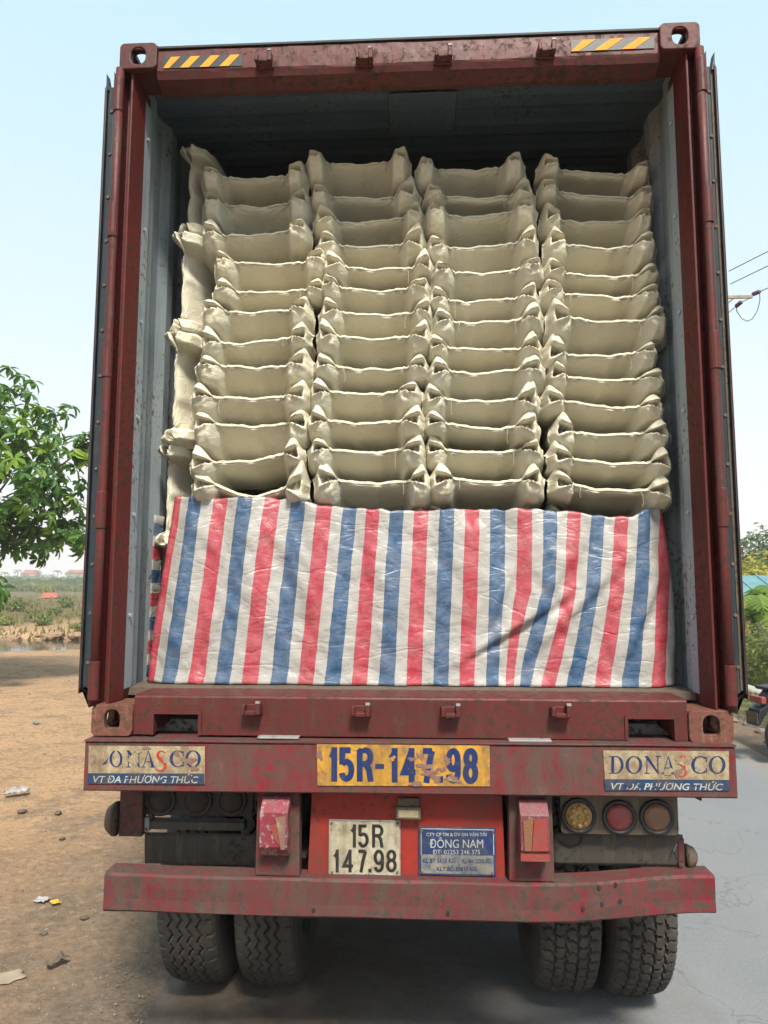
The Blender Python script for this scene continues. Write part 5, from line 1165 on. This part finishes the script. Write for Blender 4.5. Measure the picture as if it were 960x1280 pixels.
MB().tube([i1b + Vector((0, 0, -.01)), P(950, 375, 14.2), P(947, 388, 14.3), P(940, 399, 14.4), P(934, 401.5, 14.5), P(927, 398, 14.6), P(921, 389, 14.8), i2b], .011, 6).build('jumper_wire', 'wire', pole, smooth=True)
dr = Vector((.40, -1, 0))
def wire(a, b, sagz, label):
    a = Vector(a); b = Vector(b); pts = []
    for k in range(25):
        t = k / 24; q = a.lerp(b, t); q.z -= sagz * 4 * t * (1 - t); pts.append(q)
    o = MB().tube(pts, .012, 5).build('power_line', 'wire', None, smooth=True); tag(o, label, 'wire', 'overhead power lines')
wire(i1b, i1b + dr * 34, .35, 'lowest overhead wire, leaving the insulator at the crossarm tip')
q = P(913, 355, 14.5); wire(q, q + dr * 34, .2, 'middle overhead wire above the crossarm')
q = P(911, 339, 14.5); wire(q, q + dr * 34, .2, 'highest overhead wire at the right')
wire(i2b, i2b + Vector((-2.2, 30, 0)), .4, 'wire running away from the lower insulator')
# ------------------------------------------------------------------ motorbike and rider
def bike():
    base = G(987, 954, 0); rzb = -1.3; bk = empty('motorbike', (base.x, base.y, .004), rzb); tag(bk, 'black motorbike with a red tail lamp on the road at the right edge', 'motorbike')
    L = dict(local=True)                       # own frame: +y forward, rear wheel at the origin
    def wh(y):
        w_ = empty('wheel', (0, y, .285)); w_.parent = bk
        f = lambda x, q, h: (h, x, q)
        MB().lathe([(.20, -.03), (.235, -.045), (.27, -.042), (.285, -.018), (.285, .018), (.27, .042), (.235, .045), (.20, .03)], 32, f).build('tyre', 'rubber', w_, smooth=True, **L)
        rm = MB(); rm.ring([(.205 * math.cos(a * .2), .205 * math.sin(a * .2)) for a in range(31)], [(.17 * math.cos(a * .2), .17 * math.sin(a * .2)) for a in range(31)], lambda u, v, w: (-.025 + .05 * w, u, v))
        for k in range(5): rm.tube([(0, 0, 0), (0, .19 * math.cos(k * 1.257), .19 * math.sin(k * 1.257))], .014, 6)
        rm.tube([(-.06, 0, 0), (.06, 0, 0)], .04, 10); rm.build('rim', 'chrome', w_, **L)
    wh(0); wh(1.22)
    bd = MB(); prof = [(-.34, .70, .05), (-.22, .74, .10), (.0, .72, .13), (.25, .66, .13), (.5, .55, .12), (.68, .40, .10)]
    vs = []; N = 10
    for y, z, r in prof:
        for k in range(N): a = 2 * math.pi * k / N; vs.append((r * math.cos(a), y, z + r * .95 * math.sin(a)))
    bd.add(vs, [(i * N + k, i * N + (k + 1) % N, (i + 1) * N + (k + 1) % N, (i + 1) * N + k) for i in range(len(prof) - 1) for k in range(N)] + [tuple(range(N)), tuple((len(prof) - 1) * N + k for k in range(N))])
    bd.build('body', 'bikeblk', bk, smooth=True, **L)
    MB().prism([(-.30, .80), (-.32, .84), (.0, .86), (.34, .80), (.42, .74), (.3, .73)], 'x', -.12, .12).build('seat', 'rubber', bk, bevel=.03, **L)
    MB().prism([(.62, .30), (.60, .55), (.85, .92), (.95, .90), (.92, .60), (.80, .30)], 'x', -.17, .17).build('leg_shield', 'bikeblk', bk, bevel=.03, **L)
    MB().box(-.10, .10, -.40, -.335, .66, .74).build('tail_lamp', 'lred', bk, bevel=.015, **L)
    MB().prism([(-.42, .60), (-.30, .66), (-.30, .60), (-.44, .42), (-.46, .44)], 'x', -.09, .09).build('rear_mudguard', 'bikeblk', bk, bevel=.01, **L)
    MB().box(-.085, .085, -.455, -.449, .46, .57).build('number_plate', 'grime', bk, **L)
    MB().tube([(.13, .35, .26), (.15, .0, .30), (.15, -.32, .36)], [.03, .045, .045], 10).build('exhaust', 'chrome', bk, smooth=True, **L)
    MB().box(-.1, .1, .25, .6, .2, .45).build('engine', 'dark', bk, bevel=.03, **L)
    for sg in (-1, 1):
        MB().tube([(sg * .07, 0, .285), (sg * .11, -.12, .66)], .02, 8).build('shock_absorber', 'chrome', bk, **L)
        MB().tube([(sg * .07, 1.22, .285), (sg * .07, 1.02, .82)], .022, 8).build('fork', 'chrome', bk, **L)
        MB().tube([(sg * .26, .88, 1.02), (sg * .30, .86, 1.18)], .007, 6).build('mirror_stalk', 'bikeblk', bk, **L)
        MB().lathe([(.05, 0), (.056, .01), (.04, .02), (.001, .024)], 14, lambda x, q, h: (sg * .33 + x, .84 + h, 1.20 + q * .75)).build('mirror', 'bikeblk', bk, smooth=True, **L)
    MB().tube([(-.34, .80, 1.0), (-.2, .9, 1.02), (0, .95, .98), (.2, .9, 1.02), (.34, .80, 1.0)], .016, 8).build('handlebar', 'bikeblk', bk, smooth=True, **L)
    MB().lathe([(.09, 0), (.085, .04), (.05, .07), (.001, .08)], 16, lambda x, q, h: (x, .93 + h, .82 + q)).build('headlamp', 'chrome', bk, smooth=True, **L)
    # rider: one skinned body with clothes coloured by region
    pr = empty('person', (base.x + .08 * math.sin(1.3), base.y + .08 * math.cos(1.3), .004), rzb); tag(pr, 'rider in a pale blue shirt and dark helmet seated on the motorbike', 'person')
    V = [(0, .12, .90), (0, .10, 1.05), (0, .14, 1.28), (0, .18, 1.42), (0, .20, 1.50), (0, .23, 1.62)]
    rad = [(.15, .13), (.145, .115), (.165, .12), (.13, .09), (.055, .055), (.085, .095)]; E_ = [(0, 1), (1, 2), (2, 3), (3, 4), (4, 5)]
    for sg in (-1, 1):
        i = len(V); V += [(sg * .19, .18, 1.40), (sg * .27, .38, 1.18), (sg * .30, .62, 1.07), (sg * .31, .78, 1.03)]; rad += [(.062, .062), (.05, .05), (.042, .042), (.036, .03)]; E_ += [(3, i), (i, i + 1), (i + 1, i + 2), (i + 2, i + 3)]
        i = len(V); V += [(sg * .10, .16, .88), (sg * .17, .56, .82), (sg * .16, .52, .40), (sg * .16, .60, .31)]; rad += [(.10, .10), (.07, .07), (.048, .048), (.045, .035)]; E_ += [(0, i), (i, i + 1), (i + 1, i + 2), (i + 2, i + 3)]
    me = bpy.data.meshes.new('body'); me.from_pydata(V, E_, []); o = link('body', me, ['cloth', 'trouser', 'skin'], pr, local=True)
    m1 = o.modifiers.new('skin', 'SKIN'); m2 = o.modifiers.new('sub', 'SUBSURF'); m2.levels = m2.render_levels = 2
    for i, r_ in enumerate(rad): me.skin_vertices[0].data[i].radius = r_
    me.skin_vertices[0].data[0].use_root = True
    dg = bpy.context.evaluated_depsgraph_get(); nm = bpy.data.meshes.new_from_object(o.evaluated_get(dg)); o.modifiers.clear(); o.data = nm
    nm.materials.clear(); [nm.materials.append(M[k]) for k in ('cloth', 'trouser', 'skin')]
    for f in nm.polygons:
        c = f.center; f.use_smooth = True
        f.material_index = 1 if c.z < .93 and not (abs(c.x) > .24 and c.y > .3) else 2 if (c.z > 1.49 or (abs(c.x) > .2 and c.y > .55)) else 0
    # fingers closed round the grips
    for sg in (-1, 1):
        for k in range(4):
            x = sg * (.27 + .022 * k); MB().tube([(x, .77, 1.035), (x, .815, 1.035), (x, .835, 1.005), (x, .81, .98)], [.0095, .009, .0085, .007], 7).build('finger', 'skin', pr, smooth=True, local=True)
        MB().tube([(sg * .26, .77, 1.02), (sg * .245, .80, .995), (sg * .25, .82, .98)], [.011, .010, .008], 7).build('thumb', 'skin', pr, smooth=True, local=True)
    hl = MB().lathe([(.128, -.05), (.132, .02), (.122, .08), (.085, .13), (.03, .15), (.001, .152)], 24, lambda x, q, h: (x, .225 + q * 1.12, 1.66 + h)).build('helmet', 'bikeblk', pr, smooth=True, local=True)
    for sg in (-1, 1): MB().lathe([(.012, 0), (.009, .006), (.001, .008)], 8, lambda x, q, h: (sg * .033 + x, .318 + h, 1.63 + q)).build('eye', 'pblack', pr, local=True)
    MB().prism([(.315, 1.63), (.345, 1.595), (.315, 1.585)], 'x', -.014, .014).build('nose', 'skin', pr, bevel=.004, local=True)
    MB().box(-.022, .022, .312, .322, 1.562, 1.570).build('mouth', 'lorange', pr, bevel=.003, local=True)
bike()
# ------------------------------------------------------------------ litter and stones on the dirt
r3 = random.Random(31); mb = MB()
for i in range(6000):
    y = .4 + 14 * r3.random() ** 1.5; x = -1.2 - (.6 + .62 * (y + 2.7)) * r3.random(); s = r3.uniform(.003, .010) * (1.8 if r3.random() < .05 else 1) * (1 + y * .08); z = ground_z(x, y) if x < -1.45 else .004
    a = r3.uniform(0, 6.28); c, q = math.cos(a) * s, math.sin(a) * s; e = r3.uniform(.4, 1.1)
    mb.add([(x + c, y + q, z), (x - q, y + c, z), (x - c * e, y - q, z), (x + q, y - c * e, z), (x + c * .3, y + q * .2, z + s * r3.uniform(.5, 1))], [(0, 1, 4), (1, 2, 4), (2, 3, 4), (3, 0, 4)])
tag(mb.build('gravel', 'stone'), 'small gravel strewn over the dirt and road edge', 'gravel', kind='stuff')
rr_ = rock_mesh(91, .6); rr_.materials.append(M['stoneb'])
for i, (u, v, s) in enumerate(((105, 1147, .035), (78, 1052, .035), (55, 1162, .028), (72, 1021, .05), (27, 1018, .05)  )):
    p = G(u, v, 0); o = bpy.data.objects.new('loose_stone', rr_); col.objects.link(o); o.location = (p.x, p.y, ground_z(p.x, p.y) + s * .3); s *= .6; o.scale = (s * 1.3, s, s); o.rotation_euler.z = i * 1.7
    tag(o, 'small brown stone lying loose on the dirt lot', 'stone', 'loose stones on the dirt lot')
def scrap(name, u, v, w, h, mat, label, cat, seed, lift=.012):
    p = G(u, v, 0); mb = MB(); N = 8; r4 = random.Random(seed); a = r4.uniform(0, 3); vs = []
    for j in range(N + 1):
        for i in range(N + 1):
            x = (i / N - .5) * w * (1 + .3 * nz(j * .4, seed, 0)); y = (j / N - .5) * h * (1 + .3 * nz(i * .4, 0, seed))
            X = p.x + x * math.cos(a) - y * math.sin(a); Yv = p.y + x * math.sin(a) + y * math.cos(a); vs.append((X, Yv, max(ground_z(X, Yv), -.02) + .006 + lift * (1 + nz(i * .55, j * .55, seed))))
    mb.add(vs, [(j * (N + 1) + i, j * (N + 1) + i + 1, (j + 1) * (N + 1) + i + 1, (j + 1) * (N + 1) + i) for j in range(N) for i in range(N)])
    o = mb.build(name, mat, None, smooth=True); md = o.modifiers.new('s', 'SOLIDIFY'); md.thickness = .002; tag(o, label, cat)
scrap('plastic_bag', 20, 996, .20, .10, 'litterw', 'crumpled pale grey plastic bag among debris at left', 'litter', 1, .05)
scrap('plastic_scrap', 52, 1125, .09, .06, 'litterw', 'small white plastic scrap beside the yellow wrapper', 'litter', 2)
scrap('wrapper', 69, 1129, .05, .05, 'littery', 'tiny yellow wrapper lying on the dirt', 'litter', 3)
scrap('cardboard', 8, 1219, .16, .12, 'litterp', 'torn piece of cardboard in the bottom left corner', 'litter', 4, .004)
scrap('teal_scrap', 45, 905, .16, .06, 'teal', 'teal plastic scrap on the dirt near the container', 'litter', 6, .02)
scrap('dry_leaf', 71, 1203, .11, .05, 'bark', 'dry curled leaf on the dirt above the cardboard', 'leaf', 7, .03)
# ------------------------------------------------------------------ hazy air
hz = MB().box(-900, 900, -200, 1450, -2.3, 24); ho = hz.build('haze', None); ho['kind'] = 'stuff'; tag(ho, 'pale haze in the air over the fields', 'haze')
hm_ = bpy.data.materials.new('haze_air'); hm_.use_nodes = True; ht = hm_.node_tree; ht.nodes.remove(ht.nodes['Principled BSDF'])
pv = ht.nodes.new('ShaderNodeVolumePrincipled'); pv.inputs['Color'].default_value = (1, .975, .95, 1); pv.inputs['Density'].default_value = .0013; pv.inputs['Anisotropy'].default_value = 0
ht.links.new(pv.outputs[0], ht.nodes['Material Output'].inputs['Volume']); ho.data.materials.append(hm_)
